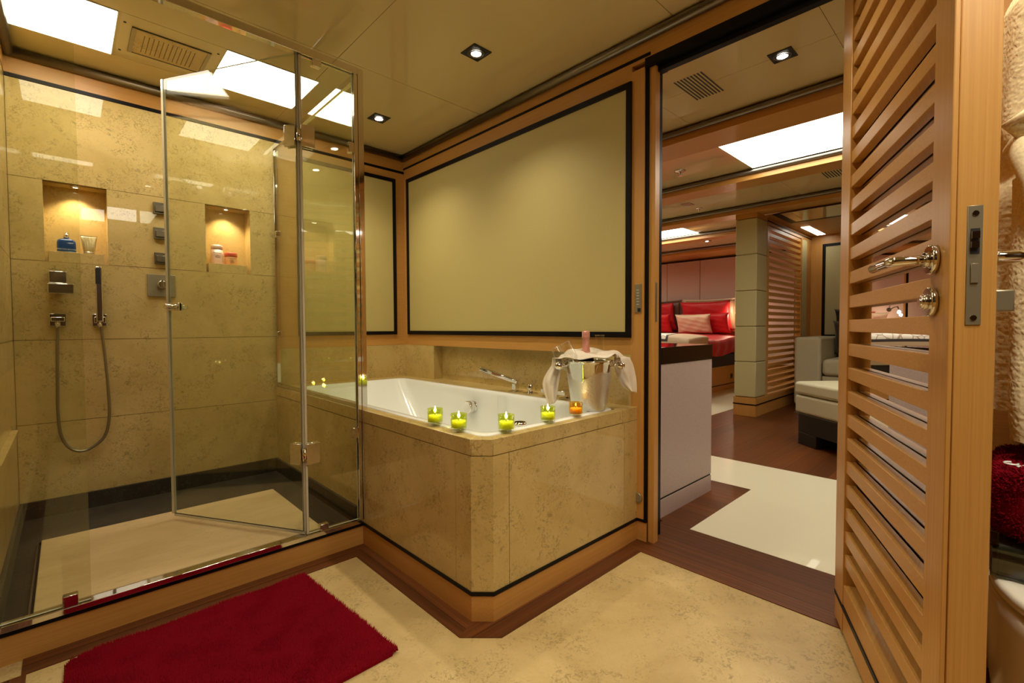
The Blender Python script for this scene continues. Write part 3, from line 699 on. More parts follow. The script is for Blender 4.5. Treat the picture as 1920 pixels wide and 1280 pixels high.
# ------------------------------------------------------------------ candles
def wax(name, col, glow):
    m, nt, b = newmat(name); b.inputs['Base Color'].default_value = (*col, 1); b.inputs['Roughness'].default_value = .45
    b.inputs['Subsurface Weight'].default_value = 1; b.inputs['Subsurface Radius'].default_value = (.05, .05, .02); b.inputs['Subsurface Scale'].default_value = 1
    return m
MT['wax_green'] = wax('lime_wax', (.80, .80, .20), 0); MT['wax_amber'] = wax('amber_wax', (.85, .50, .10), 0)
MT['green_glass'] = glassmat('green_glass', (.84, .90, .40), .05); MT['amber_glass'] = glassmat('amber_glass', (.93, .72, .25), .05)
def candle(x, y, label, kind='green', lit=True, r=.0275, h=.058, fl=1.0):
    z = RIM+.0035
    t = empty('candle_glass', (x, y, z)); tag(t, label, 'candle', 'candle glasses on the bath rim')
    m = MB(); m.mat(kind+'_glass').lathe([(r-.001, z+.010), (r, z+.012), (r, z+h), (r-.0022, z+h), (r-.0022, z+.012), (0, z+.012)], (x, y, 0), seg=36, cap=False); m.build('tumbler', None, t)
    m = MB(); m.lathe([(0, z), (r*.93, z), (r*.97, z+.003), (r-.001, z+.0098), (0, z+.0098)], (x, y, 0), seg=36, cap=False); m.build('thick_base', 'thin_glass', t)
    m = MB(); m.lathe([(0, z+.0125), (r-.003, z+.0125), (r-.003, z+h*.60), (r-.006, z+h*.585), (0, z+h*.58)], (x, y, 0), seg=32, cap=False); wx_ = m.build('wax', 'wax_'+kind, t)
    m = MB(); m.cyl((x, y, z+h*.58), (x, y, z+h*.58+.008), .0007, 6); m.build('wick', 'matt_black', wx_)
    if lit:
        zz = z+h*.58+.009
        m = MB(); m.lathe([(0, zz), (.0034*fl, zz+.003*fl), (.0052*fl, zz+.009*fl), (.0028*fl, zz+.015*fl), (.001*fl, zz+.022*fl), (0, zz+.025*fl)], (x, y, 0), seg=14, cap=False); m.build('flame', 'flame', wx_)
        l = bpy.data.lights.new('lamp', 'POINT'); l.energy = .35*fl*fl; l.color = (1, .72, .32); l.shadow_soft_size = .005
        q = bpy.data.objects.new('lamp', l); COL.objects.link(q); q.parent = t; q.location = (0, 0, zz+.012*fl-z)
candle(.966, 1.425, 'lit candle in a lime green glass, leftmost on the bath rim')
candle(.966, 1.283, 'lit candle in a lime green glass, second from the left on the bath rim')
candle(1.07, 1.157, 'lit candle in a bright lime glass beside the round chrome knob')
candle(1.288, 1.165, 'lit candle in a lime green glass between the chrome knob and the amber candle', r=.0275)
candle(1.452, 1.165, 'amber candle glass with a tiny flame on the rim next to the ice bucket', 'amber', True, r=.0265, h=.055, fl=.45)

# ------------------------------------------------------------------ ice bucket, bottle, flutes, napkin
ex, fy_ = Vector((.725, -.688, 0)), Vector((.688, .725, 0))
bc = Vector((1.612, 1.222, RIM+.004))
def L3(e, f, z): return bc+ex*e+fy_*f+Vector((0, 0, z))
MT['frost'] = None
m_, nt, b_ = newmat('steel_with_condensation'); MT['frost'] = m_
b_.inputs['Metallic'].default_value = 1; b_.inputs['Base Color'].default_value = (.72, .72, .68, 1)
tc = N(nt, 'ShaderNodeTexCoord'); v_ = N(nt, 'ShaderNodeTexVoronoi', Scale=190); n_ = N(nt, 'ShaderNodeTexNoise', Scale=9, Detail=4)
nt.links.new(tc.outputs['Object'], v_.inputs['Vector']); nt.links.new(tc.outputs['Object'], n_.inputs['Vector'])
sx = N(nt, 'ShaderNodeSeparateXYZ'); nt.links.new(tc.outputs['Object'], sx.inputs[0])
ad = N(nt, 'ShaderNodeMath', operation='MULTIPLY_ADD'); ad.inputs[1].default_value = .20; nt.links.new(n_.outputs[0], ad.inputs[0]); nt.links.new(sx.outputs[2], ad.inputs[2])
lt = N(nt, 'ShaderNodeMapRange'); lt.inputs[1].default_value = .262; lt.inputs[2].default_value = .235; nt.links.new(ad.outputs[0], lt.inputs[0])
ro = N(nt, 'ShaderNodeMapRange'); ro.inputs[3].default_value = .04; ro.inputs[4].default_value = .42; nt.links.new(lt.outputs[0], ro.inputs[0]); nt.links.new(ro.outputs[0], b_.inputs['Roughness'])
bu = N(nt, 'ShaderNodeBump', Distance=.002); nt.links.new(v_.outputs['Distance'], bu.inputs['Height']); ml = N(nt, 'ShaderNodeMath', operation='MULTIPLY'); ml.inputs[1].default_value = .35
nt.links.new(lt.outputs[0], ml.inputs[0]); nt.links.new(ml.outputs[0], bu.inputs['Strength']); nt.links.new(bu.outputs[0], b_.inputs['Normal'])
bk = empty('ice_bucket', bc); tag(bk, 'polished steel ice bucket misted with condensation on the bath corner', 'ice bucket')
m = MB(); m.lathe([(0, 0), (.066, 0), (.070, .004), (.071, .010), (.074, .014), (.082, .07), (.092, .14), (.100, .195), (.104, .205), (.106, .208), (.103, .211), (.099, .206), (.090, .14), (.072, .02), (0, .018)], bc, seg=64, cap=False); m.build('vessel', 'frost', bk)
for s in (-1, 1):
    m = MB(); c = L3(s*.098, -.012, .190); m.cyl(c, L3(s*.116, -.018, .190), .0075, 16)
    m.lathe([(0, -.0185), (.007, -.0171), (.0131, -.0131), (.0171, -.007), (.0185, 0), (.0171, .007), (.0131, .0131), (.007, .0171), (0, .0185)], L3(s*.130, -.022, .188), seg=24, cap=False); m.build('knob_handle', 'chrome', bk)
MT['pink_foil'] = stone('pink_foil', (.75, .36, .27, 1), (.52, .22, .16, 1), (.30, .10, .08, 1), rough=.3, s=8, amount=.5)
MT['dark_glass'] = simple('dark_bottle_glass', (.02, .03, .01), .08, coat=.5); MT['pink_label'] = simple('pink_label', (.55, .22, .22), .5)
t = empty('champagne_bottle', L3(-.01, .02, .024)); tag(t, 'champagne bottle with pink foil neck standing in the ice bucket', 'bottle')
o0 = L3(-.01, .02, .022)
m = MB(); m.lathe([(0, 0), (.040, 0), (.042, .01), (.042, .15), (.036, .19), (.022, .215), (.016, .225)], o0, seg=36, cap=False); m.build('bottle_glass', 'dark_glass', t)
m = MB(); m.lathe([(.0205, .216), (.0165, .235), (.0150, .262), (.0150, .279), (.0172, .281), (.0172, .289), (.0165, .291), (.0172, .306), (.014, .312), (0, .313)], o0, seg=30, cap=False); m.build('foil', 'pink_foil', t)
def flute(name, base, tip, lab):
    t = empty(name, base); tag(t, lab, 'glass', 'champagne flutes in the ice bucket')
    ax = (Vector(tip)-Vector(base)); h = ax.length
    m = MB(); m.lathe([(.020, h), (.024, h*.82), (.026, h*.68), (.022, h*.52), (.010, h*.42), (.0035, h*.38), (.003, 0)], base, ax, seg=36, cap=False); m.build('bowl_and_stem', 'thin_glass', t)
    m = MB(); m.lathe([(.0195, h-.002), (.0205, h-.001), (.0205, h+.001), (.0195, h)], base, ax, seg=36, cap=False); m.build('rim', 'thin_glass', t)
flute('champagne_flute', L3(.052, .03, .06), L3(.052, .035, .315), 'clear champagne flute standing upright in the bucket right of the bottle')
flute('champagne_flute', L3(-.02, -.052, .09), L3(-.105, -.03, .285), 'clear champagne flute leaning to the left out of the bucket')
flute('champagne_flute', L3(-.062, .055, .10), L3(-.135, .075, .262), 'second leaning champagne flute behind the napkin')
# napkin : strip draped over the bucket mouth
ST = [((-.172, 0, .015), (-.140, 0, .034)), ((-.197, 0, .113), (-.128, .01, .10)), ((-.155, .015, .185), (-.113, .035, .19)), ((-.125, -.02, .220), (-.104, .06, .226)),
      ((-.07, -.060, .226), (-.06, .07, .248)), ((0, -.066, .224), (0, .072, .254)), ((.07, -.06, .224), (.07, .07, .248)), ((.112, -.02, .226), (.13, .06, .240)),
      ((.112, .02, .185), (.185, .035, .212)), ((.14, .01, .105), (.207, .02, .14)), ((.172, 0, .078), (.206, .01, .068))]
def nap(u, v):
    s = u*(len(ST)-1); i = min(int(s), len(ST)-2); q = s-i
    def cr(j):
        P = [Vector(ST[max(i-1, 0)][j]), Vector(ST[i][j]), Vector(ST[i+1][j]), Vector(ST[min(i+2, len(ST)-1)][j])]
        return .5*(2*P[1]+(P[2]-P[0])*q+(2*P[0]-5*P[1]+4*P[2]-P[3])*q*q+(3*P[1]-P[0]-3*P[2]+P[3])*q**3)
    p = cr(0).lerp(cr(1), v); hang = min(1, max(0, abs(u-.5)*2-.45)*3)
    p.y += hang*(.010*math.sin(v*7+u*9)+.002*math.sin(v*19-u*20))
    p.z += (1-hang)*(.006*math.sin(v*16+u*11)+.004*math.sin(u*40+v*6))
    if (p.x**2+(p.y-.0)**2)**.5 > .085 and p.z < .218 and hang < .5: p.z = .218
    return L3(*p)
m = MB(); m.grid(nap, 90, 26); o = m.build('napkin', 'napkin', None, solid=.0016); tag(o, 'ivory linen napkin draped over the mouth and sides of the ice bucket', 'napkin')

# ================================================================== BATH MAT
def pile(name, P, H_, n, mat, label, cat, edge=.02, hgt=.018, base_z=.003):
    # P: polygon corner frame (origin, ux, uy) as flat pile block with tufts
    pass
mx0, mx1, my0, my1 = -.035, .665, 1.205, 1.832
rug = empty('bath_mat', ((mx0+mx1)/2, (my0+my1)/2, 0)); tag(rug, 'crimson shaggy bath mat on the limestone floor in front of the shower', 'bath mat')
corner = [Vector((mx0, my0-.0)), Vector((mx1+.018, my0)), Vector((mx1-.028, my1+.0)), Vector((mx0+.01, my1-.01))]
def mat_pt(u, v): return corner[0].lerp(corner[1], u).lerp(corner[3].lerp(corner[2], u), v)
m = MB(); ring = []
m.prism([tuple(mat_pt(u, v)) for u, v in ((.03, .0), (.97, 0), (1, .03), (1, .97), (.97, 1), (.05, 1), (.012, .96), (0, .9), (0, .03))], .001, .010)
m.build('backing', 'red_pile', rug)
n = 70000
uv = np.random.rand(n, 2); keep = ~((uv[:, 0] < .05) & (uv[:, 1] > .94) & ((uv[:, 0]-.05)**2+((uv[:, 1]-.94)*.9)**2 > .0025)); uv = uv[keep]; n = len(uv)
cs = np.array([[c.x, c.y] for c in corner]); A = cs[0]*(1-uv[:, :1])+cs[1]*uv[:, :1]; Bq = cs[3]*(1-uv[:, :1])+cs[2]*uv[:, :1]; xy = A*(1-uv[:, 1:])+Bq*uv[:, 1:]
clump = np.sin(xy[:, 0]*23+np.sin(xy[:, 1]*31)*1.7)+np.sin(xy[:, 1]*27+np.sin(xy[:, 0]*19)*2)
ang = clump*1.1+np.random.randn(n)*.9; lean = .003+.004*np.random.rand(n); hh = .011+.006*np.random.rand(n)+.0015*clump
wa = np.random.rand(n)*6.28; ww = .0016
V = np.zeros((n, 4, 3)); tip = xy+np.stack([np.cos(ang), np.sin(ang)], 1)*lean[:, None]
for k in range(3):
    V[:, k, 0] = xy[:, 0]+ww*np.cos(wa+k*2.094); V[:, k, 1] = xy[:, 1]+ww*np.sin(wa+k*2.094); V[:, k, 2] = .008
V[:, 3, :2] = tip; V[:, 3, 2] = .006+hh
F = (np.arange(n)*4)[:, None, None]+np.array([[0, 1, 3], [1, 2, 3], [2, 0, 3]])[None]
def npmesh(name, V, F, mat, parent, kind='stuff'):
    me = bpy.data.meshes.new(name); V = V.reshape(-1, 3)-np.array(wloc(parent)); F = F.reshape(-1, 3)
    me.vertices.add(len(V)); me.vertices.foreach_set('co', V.ravel().astype(np.float32))
    me.loops.add(F.size); me.loops.foreach_set('vertex_index', F.ravel().astype(np.int32))
    me.polygons.add(len(F)); me.polygons.foreach_set('loop_start', np.arange(0, F.size, 3, dtype=np.int32)); me.polygons.foreach_set('loop_total', np.full(len(F), 3, dtype=np.int32))
    me.update(); me.validate(); me.materials.append(MT[mat]); o = bpy.data.objects.new(name, me); COL.objects.link(o); o.parent = parent
    if kind: o['kind'] = kind
    return o
npmesh('pile', V, F, 'red_pile', rug)

# ================================================================== LOUVRED DOOR (open)
hp = Vector((1.784, .365, 0)); du = Vector((-math.cos(rad(23)), -math.sin(rad(23)), 0)); dnn = Vector((.3907, -.9205, 0))
DT = .062; DW = .758; DZ = 2.03
d1 = empty('door_1', hp); struct(d1, 'open oak louvred door with mirror behind the slats and chrome lever')
def D(s, t, z): return hp+du*s+dnn*t+Vector((0, 0, z))
def dbox(nm, mt, s0, s1, t0, t1, z0, z1, bev=.0015, seg=1):
    m = MB(); m.obox(D(s0, t0, z0), du*(s1-s0), dnn*(t1-t0), (0, 0, z1-z0), bev, seg); return m.build(nm, mt, d1)
dbox('stile', 'oak_z', -.008, .092, 0, DT, .012, DZ)
dbox('stile', 'oak_z', .682, DW, 0, .008, .012, DZ); dbox('stile', 'oak_z', .682, DW, .0085, DT, .012, DZ)
for a, b, z0, z1 in ((.092, .682, .012, .085), (.092, .682, .098, .16), (.092, .682, 1.93, DZ)):
    m = MB(); m.obox(D(a, .002, z0), du*(b-a), dnn*(DT-.004), (0, 0, z1-z0), .0015, 1); m.build('rail', 'oak_x', d1)
dbox('black_line', 'black', -.010, DW+.001, -.001, DT+.001, .085, .098, 0)
k = 0; z = .966-.0345-.0712*10
while z < 1.90:
    if z > .165:
        m = MB(); m.obox(D(.092, .004, z), du*.59, dnn*.024, (0, 0, .0355), .0012, 1); m.build('slat', 'oak_x', d1)
    z += .0712
dbox('mirror', 'mirror', .092, .682, .030, .036, .16, 1.93, 0)
dbox('back_panel', 'oak_z', .092, .682, .036, .056, .16, 1.93, 0)
# lever sets
def rose(s, z, t, sg, nm):
    m = MB(); a = D(s, t, z); nn = dnn*sg
    m.cyl(a, a+nn*.010, .0265, 36, .002).cyl(a+nn*.010, a+nn*.016, .014, 28, .001); return m.build(nm, 'chrome', d1)
for sg, t in ((-1, 0), (1, DT)):
    rs_ = rose(.700, 1.068, t, sg, 'lever_rose')
    a = D(.700, t, 1.068); nn = dnn*sg
    m = MB(); pts = [a+nn*.012, a+nn*.03, a+nn*.048, a+nn*.057-du*.005, a+nn*.060-du*.014, a+nn*.060-du*.03, a+nn*.060-du*.07, a+nn*.060-du*.125]
    m.tube([p for p in pts], .0088, 18); m.build('lever_handle', 'chrome', rs_)
rs_ = rose(.698, .992, 0, -1, 'turn_rose')
m = MB(); a = D(.698, 0, .992); m.cyl(a-dnn*.010, a-dnn*.020, .012, 26, .002).cyl(a-dnn*.020, a-dnn*.0215, .008, 20); m.build('emergency_slot', 'chrome', rs_)
m = MB(); a = D(.698, DT, .992); m.cyl(a, a+dnn*.02, .010); m.obox(a+dnn*.020-du*.010-Vector((0, 0, .019)), du*.012, dnn*.028, (0, 0, .038), .003); m.build('thumb_turn', 'steel', d1)
m = MB(); m.obox(D(DW-.0005, .022, .950), du*.0022, dnn*.020, (0, 0, .198), .0006, 1); lp_ = m.build('lock_plate', 'steel', d1)
m = MB(); m.mat('steel').obox(D(DW+.001, .027, 1.02), du*.003, dnn*.010, (0, 0, .032), .0005, 1); m.mat('matt_black').obox(D(DW+.001, .026, 1.068), du*.0012, dnn*.012, (0, 0, .042)); m.mat('chrome').obox(D(DW+.001, .026, 1.078), du*.006, dnn*.010, (0, 0, .010)).obox(D(DW+.001, .0265, 1.093), du*.006, dnn*.010, (0, 0, .012)); m.build('latch_bolt', None, lp_)
for z in (.962, 1.135): MB().cyl(D(DW+.001, .032, z), D(DW+.0028, .032, z), .0045, 16).build('screw', 'chrome', lp_)

# wall switch and round boss on the pier
t = empty('wall_switch', (W, 1.114, 1.01)); tag(t, 'narrow vertical keypad plate with small lit marks beside the doorway', 'switch')
B(W-.006, 1.098, 1.010, W, 1.130, 1.135, 'plate', 'steel', t, .001)
m = MB()
for k in range(6): m.box(W-.0072, 1.108, 1.045+k*.0125, W-.0058, 1.120, 1.048+k*.0125)
m.build('key', 'pale_print', t); B(W-.0072, 1.101, 1.014, W-.0058, 1.115, 1.030, 'sensor', 'matt_black', t)
o = MB().mat('steel').cyl((W, 1.112, .192), (W-.010, 1.112, .192), .022, 32, .002).box(W-.0108, 1.094, .1905, W-.0098, 1.130, .1935).build('boss_disc'); o.name = 'floor_light'  # plain metal boss on the pier, not a lamp
tag(o, 'round brass-coloured boss low on the doorway pier', 'wall boss')

# ================================================================== ROBE, TOILET AND TOWEL BEHIND THE DOOR
def fuzz(o_parent, surf, n, ln, wd, mat, name='terry_loops'):
    # surf: (points, normals)
    P_, N_ = surf; idx = np.random.randint(0, len(P_), n); j = np.random.randn(n, 3)*.45
    p = P_[idx]+np.random.randn(n, 3)*.004; nn = N_[idx]+j; nn /= np.linalg.norm(nn, axis=1)[:, None]
    a = np.random.randn(n, 3); a = np.cross(a, nn); a /= np.linalg.norm(a, axis=1)[:, None]; b = np.cross(nn, a)
    V = np.zeros((n, 4, 3))
    for k in range(3): V[:, k] = p+wd*(a*math.cos(k*2.094)+b*math.sin(k*2.094))
    V[:, 3] = p+nn*ln
    F = (np.arange(n)*4)[:, None, None]+np.array([[0, 1, 3], [1, 2, 3], [2, 0, 3]])[None]
    return npmesh(name, V, F, mat, o_parent)
rb = empty('bathrobe', (1.62, -.14, .75)); tag(rb, 'cream terry bathrobe with tied belt hanging behind the louvred door', 'bathrobe')
RX = 1.60
def robe(u, v):
    a = 2*math.pi*u; z = 1.78-v*1.02
    wx = .10+.02*v; wy = .15+.07*v
    if v < .12: s = (.45+.55*(v/.12)**.5); wx *= s; wy *= s
    pinch = 1-.16*math.exp(-((z-1.30)/.05)**2); wx *= pinch; wy *= pinch
    f = 1+.04*math.sin(a*5+z*1.5)+.02*math.sin(a*8-z*3)+.006*math.sin(z*16+a*3)
    return (RX+wx*f*math.cos(a), -.135+wy*f*math.sin(a), z)
def sample_surf(fn, nu=90, nv=90):
    P_ = np.array([[fn(i/nu, j/(nv-1)) for i in range(nu)] for j in range(nv)])
    du_ = np.roll(P_, -1, 1)-np.roll(P_, 1, 1); dv_ = np.gradient(P_, axis=0); nn = np.cross(du_, dv_); nn /= np.linalg.norm(nn, axis=2)[..., None]+1e-9
    c = P_.mean(1, keepdims=True); s = np.sign(((P_-c)*nn).sum(2, keepdims=True)); return P_.reshape(-1, 3), (nn*s).reshape(-1, 3)
def rough_terry(fn, nu, nv, amp):
    return MB().grid(lambda u, v: tuple(c+random.uniform(-amp, amp) for c in fn(u, v)), nu, nv, True)
rough_terry(robe, 260, 300, .0009).build('body', 'terry', rb)
def sleeve(u, v):
    a = 2*math.pi*u; z = 1.26-v*.55; r = .048+.012*v; f = 1+.07*math.sin(a*3+z*9)+.03*math.sin(z*26)
    return (RX-.125+r*f*math.cos(a)-.02*v, -.045-.012*v+r*f*math.sin(a)*.85, z)
rough_terry(sleeve, 110, 170, .0010).build('sleeve', 'terry', rb)
m = MB(); m.tube([(RX-.10+.05*math.cos(t_)*1.0-.03, -.03+.075*math.sin(t_)-.05, 1.33+.012*math.sin(3*t_)) for t_ in np.linspace(-.8, 3.6, 30)], .019, 12)
m.tube([(RX-.17, -.02, 1.33), (RX-.18, -.012, 1.30), (RX-.175, -.03, 1.24), (RX-.17, -.05, 1.1), (RX-.17, -.06, .95)], .018, 12)
m.tube([(RX-.165, -.03, 1.33), (RX-.19, .0, 1.36), (RX-.20, -.03, 1.38), (RX-.17, -.06, 1.34)], .017, 12); m.build('belt', 'terry', rb)
o = MB().cyl((W, -.13, 1.82), (W-.03, -.13, 1.82), .02).cyl((W-.02, -.13, 1.82), (RX-.02, -.13, 1.80), .007).build('robe_hook', 'chrome'); tag(o, 'chrome hook that carries the bathrobe', 'hook')
MT['grey_robe'] = fabric('grey_terry', (.16, .12, .09, 1), s=260, bump=.9, rough=.95, vary=.25)

tl = empty('toilet', (1.5, -.20, 0)); tag(tl, 'white toilet with closed lid behind the open door', 'toilet')
MT['porcelain'] = simple('porcelain', (.84, .78, .64), .2, coat=.4)
def oval(cx, cy_, rx, ry, z, n=40, back=1.74):
    out = []
    for k in range(n):
        a = 2*math.pi*k/n; x = cx+rx*math.cos(a); y = cy_+ry*math.sin(a)*(1 if math.cos(a) < 0 else 1)
        out.append((x, y, z))
    return out
def shell(z, s=1.0, sx_=1.0):
    out = []
    for k in range(48):
        a = 2*math.pi*k/48; c, sn = math.cos(a), math.sin(a); p_ = .62 if c > 0 else .88
        out.append((1.47+.34*sx_*math.copysign(abs(c)**p_, c), -.185+.208*s*math.copysign(abs(sn)**(.7 if c > 0 else .95), sn), z))
    return out
m = MB(); m.loft([shell(.0, .84, .86), shell(.03, .86, .87), shell(.12, .91, .90), shell(.22, .96, .95), shell(.32, .99, .99), shell(.39, 1, 1), shell(.415, 1, 1), shell(.42, .98, .99)], True, True); m.build('bowl', 'porcelain', tl)
m = MB(); m.loft([shell(.427, .97, .99), shell(.430, 1.0, 1.0), shell(.447, 1.01, 1.0), shell(.453, .98, .99), shell(.455, .90, .95)], True, True); m.build('seat_lid', 'porcelain', tl)
B(1.66, -.36, .456, W, -.01, .80, 'cistern', 'porcelain', tl, .02)
tr = empty('glass_tray', (1.46, -.13, .457)); tag(tr, 'grey glass tray with a divider resting on the toilet lid under the red towel', 'tray')
MT['smoke'] = glassmat('smoky_glass', (.55, .56, .50), .08); MT['grey_lining'] = simple('grey_lining', (.13, .125, .10), .5)
m = MB(); m.box(1.31, -.33, .457, 1.61, .015, .463, .002); m.box(1.31, -.33, .463, 1.32, .015, .518).box(1.60, -.33, .463, 1.61, .015, .518).box(1.32, .005, .463, 1.60, .015, .518).box(1.32, -.33, .463, 1.60, -.32, .518); m.build('tray_walls', 'smoke', tr)
m = MB(); m.box(1.323, -.317, .4635, 1.597, .002, .514); m.build('lining', 'grey_lining', tr)
m = MB(); m.box(1.395, .002, .463, 1.401, .0165, .5185).box(1.308, .0135, .457, 1.612, .017, .4645); m.build('divider', 'edge', tr)
tw = empty('red_towel', (1.44, -.16, .52)); tag(tw, 'thick folded crimson towel with a small white embroidered emblem', 'towel')
def towel(u, v):
    a = 2*math.pi*u; c, s_ = math.cos(a), math.sin(a); r = 1-.0*v
    px, py = .150, .175
    sq = lambda q: math.copysign(abs(q)**.35, q)
    ph = math.pi*(v-.5); rr = abs(math.cos(ph))**.25; zz = .5265+.142*(.5+.5*math.copysign(abs(math.sin(ph))**.6, math.sin(ph)))
    return (1.465+px*rr*sq(c), -.155+py*rr*sq(s_), zz+.006*math.sin(a*5+zz*40))
m = MB(); m.grid(towel, 72, 30, True); m.build('folded_cloth', 'red_pile', tw)
fuzz(tw, sample_surf(towel, 120, 60), 30000, .006, .0017, 'red_pile', 'towel_pile')
m = MB(); 
m.tube([(1.37+.012*math.cos(a), -.012+.010*math.sin(a), .672) for a in np.linspace(0, 5.0, 16)], .0022, 6); m.tube([(1.345, -.02, .672), (1.36, -.032, .673), (1.38, -.035, .672)], .0022, 6)
m.build('embroidered_emblem', 'white', tw)
o = empty('white_bag', (1.72, .035, 0))
bpy.data.objects.remove(o)

# ================================================================== BEDROOM SHELL
XB = 7.95
struct(B(W+.12, 6.6, 0, XB+.15, 6.7, H+.1, 'wall_left', 'oak_x'), 'oak wall at the far side of the bedroom')
struct(B(W+.12, -1.7, 0, XB+.15, -1.6, H+.1, 'wall_right', 'oak_x'))
struct(B(XB+.06, 1.9, 0, XB+.16, 6.6, H+.1, 'wall_back', 'oak_y'), 'oak wall behind the bed')
struct(B(W+.12, YB, 0, W+.2, 6.6, H+.1, 'wall_front', 'oak_y'), 'oak wall of the bedroom on the bathroom side')
hw = empty('headboard_panel', (XB, 4.2, .4)); tag(hw, 'tall rose-beige fabric headboard panels on the wall behind the bed', 'headboard')
for a, b in ((2.2, 3.04), (3.04, 3.66), (3.66, 4.27), (4.27, 4.88), (4.88, 5.55)):
    m = MB(); m.box(XB+.005, a+.003, .35, XB+.055, b-.003, 2.085, .006, 2); m.build('fabric_panel', 'head_fab', hw)
B(XB, 2.0, 2.087, XB+.06, 6.6, 2.10, 'trim_9', 'black')
struct(bpy.data.objects['trim_9'], 'black line above the headboard')
for a, b in ((5.62, 6.1), (6.16, 6.58)):
    p = empty('wall_panel', (XB+.05, (a+b)/2, .9)); tag(p, f'rose wall panel in black frame beyond the bed, {"nearer the bed" if a < 6 else "at the far corner"}', 'wall panel', 'framed panels beyond the bed')
    frame_panel(p, 'y', XB+.06, a, b, .9, 1.95, .03, -1, 'head_fab')
# ceiling with dropped oak beams and rods
m = MB(); m.mat('ceiling')
cz = H
for a, b in ((W+.04, 2.43), (2.43, 2.86), (3.12, 4.0), (4.22, 5.13), (5.36, 6.2), (6.4, 7.36)):
    for y0, y1 in ((-1.6, .53), (.53, 1.375), (1.375, 3.4), (3.4, 6.6)):
        if a == 2.43 and y0 == .53: pass
        m.box(a+.001, y0+.001, cz, b-.001, y1-.001, cz+.03)
m.mat('joint').box(W+.04, -1.6, cz+.006, XB+.1, 6.6, cz+.05)
struct(m.build('ceiling'), 'glossy cream lacquered bedroom ceiling between oak beams')
n_ = 10
for a, b in ((2.86, 3.125), (4.0, 4.225), (5.13, 5.36), (6.2, 6.40), (7.36, 8.0)):
    o = B(a, -1.6, 2.12, b, 6.6, H+.004, f'trim_{n_}', 'oak_y'); struct(o, f'dropped oak ceiling beam, {["nearest the doorway", "second from the doorway", "third from the doorway", "above the bed", "against the headboard wall"][n_-10]}'); n_ += 1
for a in (2.86, 4.0, 5.13, 6.2, 7.36):
    m = MB(); m.lathe([(.018, 0), (.018, 8.2)], (a-.016, -1.6, 2.176), (0, 1, 0), 14)
    o = m.build(f'trim_{n_}', 'rod'); struct(o, f'grey metal rod along the beam {["nearest the doorway", "second from the doorway", "third from the doorway", "above the bed", "at the headboard wall"][n_-15]}'); n_ += 1
light_panel(3.24, -.55, 3.965, 1.405, 'large bright light panel in the bedroom ceiling seen through the doorway', lm='light_bed')
light_panel(5.45, 2.86, 6.17, 5.3, 'bright light panel in the ceiling over the bed', lm='light_bed')
downlight(2.431, .737, 'square black recessed spotlight in the bedroom ceiling just beyond the doorway', SPOT_BED)
downlight(4.7, .2, 'added unseen spotlight between the second and third beams, hidden by the open door', SPOT_BED)  # extra lamp, kept out of sight behind the open door
downlight(6.85, 3.05, 'tiny spotlight in the ceiling above the pillows', 22, big=.045, size=80)
downlight(6.85, 4.3, 'spotlight in the ceiling above the left pillows', 22, big=.045, size=80)
downlight(6.6, 5.6, 'spotlight in the ceiling beyond the bed', 18, big=.045)
downlight(3.0-.35, 2.0, 'spotlight above the low cabinet', SPOT_BED)
def grille(x0, y0, x1, y1, n, label):
    t = empty('ceiling_grille', ((x0+x1)/2, (y0+y1)/2, H-.003)); tag(t, label, 'air grille', 'slotted ceiling grilles')
    for k in range(n):
        y = y0+(y1-y0)*(k+.5)/n; B(x0, y-.0035, H-.002, x1, y+.0035, H+.002, 'slot', 'matt_black', t)
grille(2.295, 1.052, 2.563, 1.208, 9, 'slotted air grille in the ceiling just beyond the doorway')
grille(4.52, .55, 4.72, 1.075, 26, 'slotted air grille between the second and third ceiling beams')
def sprinkler(x, y, label, s=1):
    t = empty('sprinkler', (x, y, H-.04)); tag(t, label, 'sprinkler', 'ceiling sprinklers')
    m = MB(); m.lathe([(.045*s, H), (.045*s, H-.004), (.03*s, H-.010), (.012*s, H-.012)], (x, y, 0), seg=28); ro_ = m.build('rose', 'chrome', t)
    m = MB(); m.lathe([(.010*s, H-.012), (.008*s, H-.035), (.016*s, H-.038), (.016*s, H-.040)], (x, y, 0), seg=16); m.build('deflector', 'chrome', ro_)
sprinkler(3.613, 1.833, 'chrome ceiling sprinkler beside the bright panel beyond the doorway')
sprinkler(4.90, 2.27, 'small round fitting in the ceiling near the third beam', .8)
m = MB(); m.box(4.60, 2.235, H-.003, 4.72, 2.32, H); o = m.build('ceiling_plate', 'steel'); tag(o, 'small square metal plate in the ceiling between second and third beams', 'plate')

# low cabinet beyond the doorway
cb = empty('low_cabinet', (2.32, 1.4, 0)); tag(cb, 'low pale lilac veneered cabinet with glossy black top just beyond the doorway', 'cabinet')
B(W+.135, 1.157, .104, 2.676, 1.72, .762, 'body', 'lilac', cb, .001); B(W+.135, 1.157, 0, 2.676, 1.72, .094, 'plinth', 'lilac', cb); B(W+.14, 1.160, .094, 2.672, 1.715, .104, 'black_line', 'black', cb)
B(W+.135, 1.155, .7625, 2.678, 1.722, .847, 'top', 'gloss_black', cb, .0015)
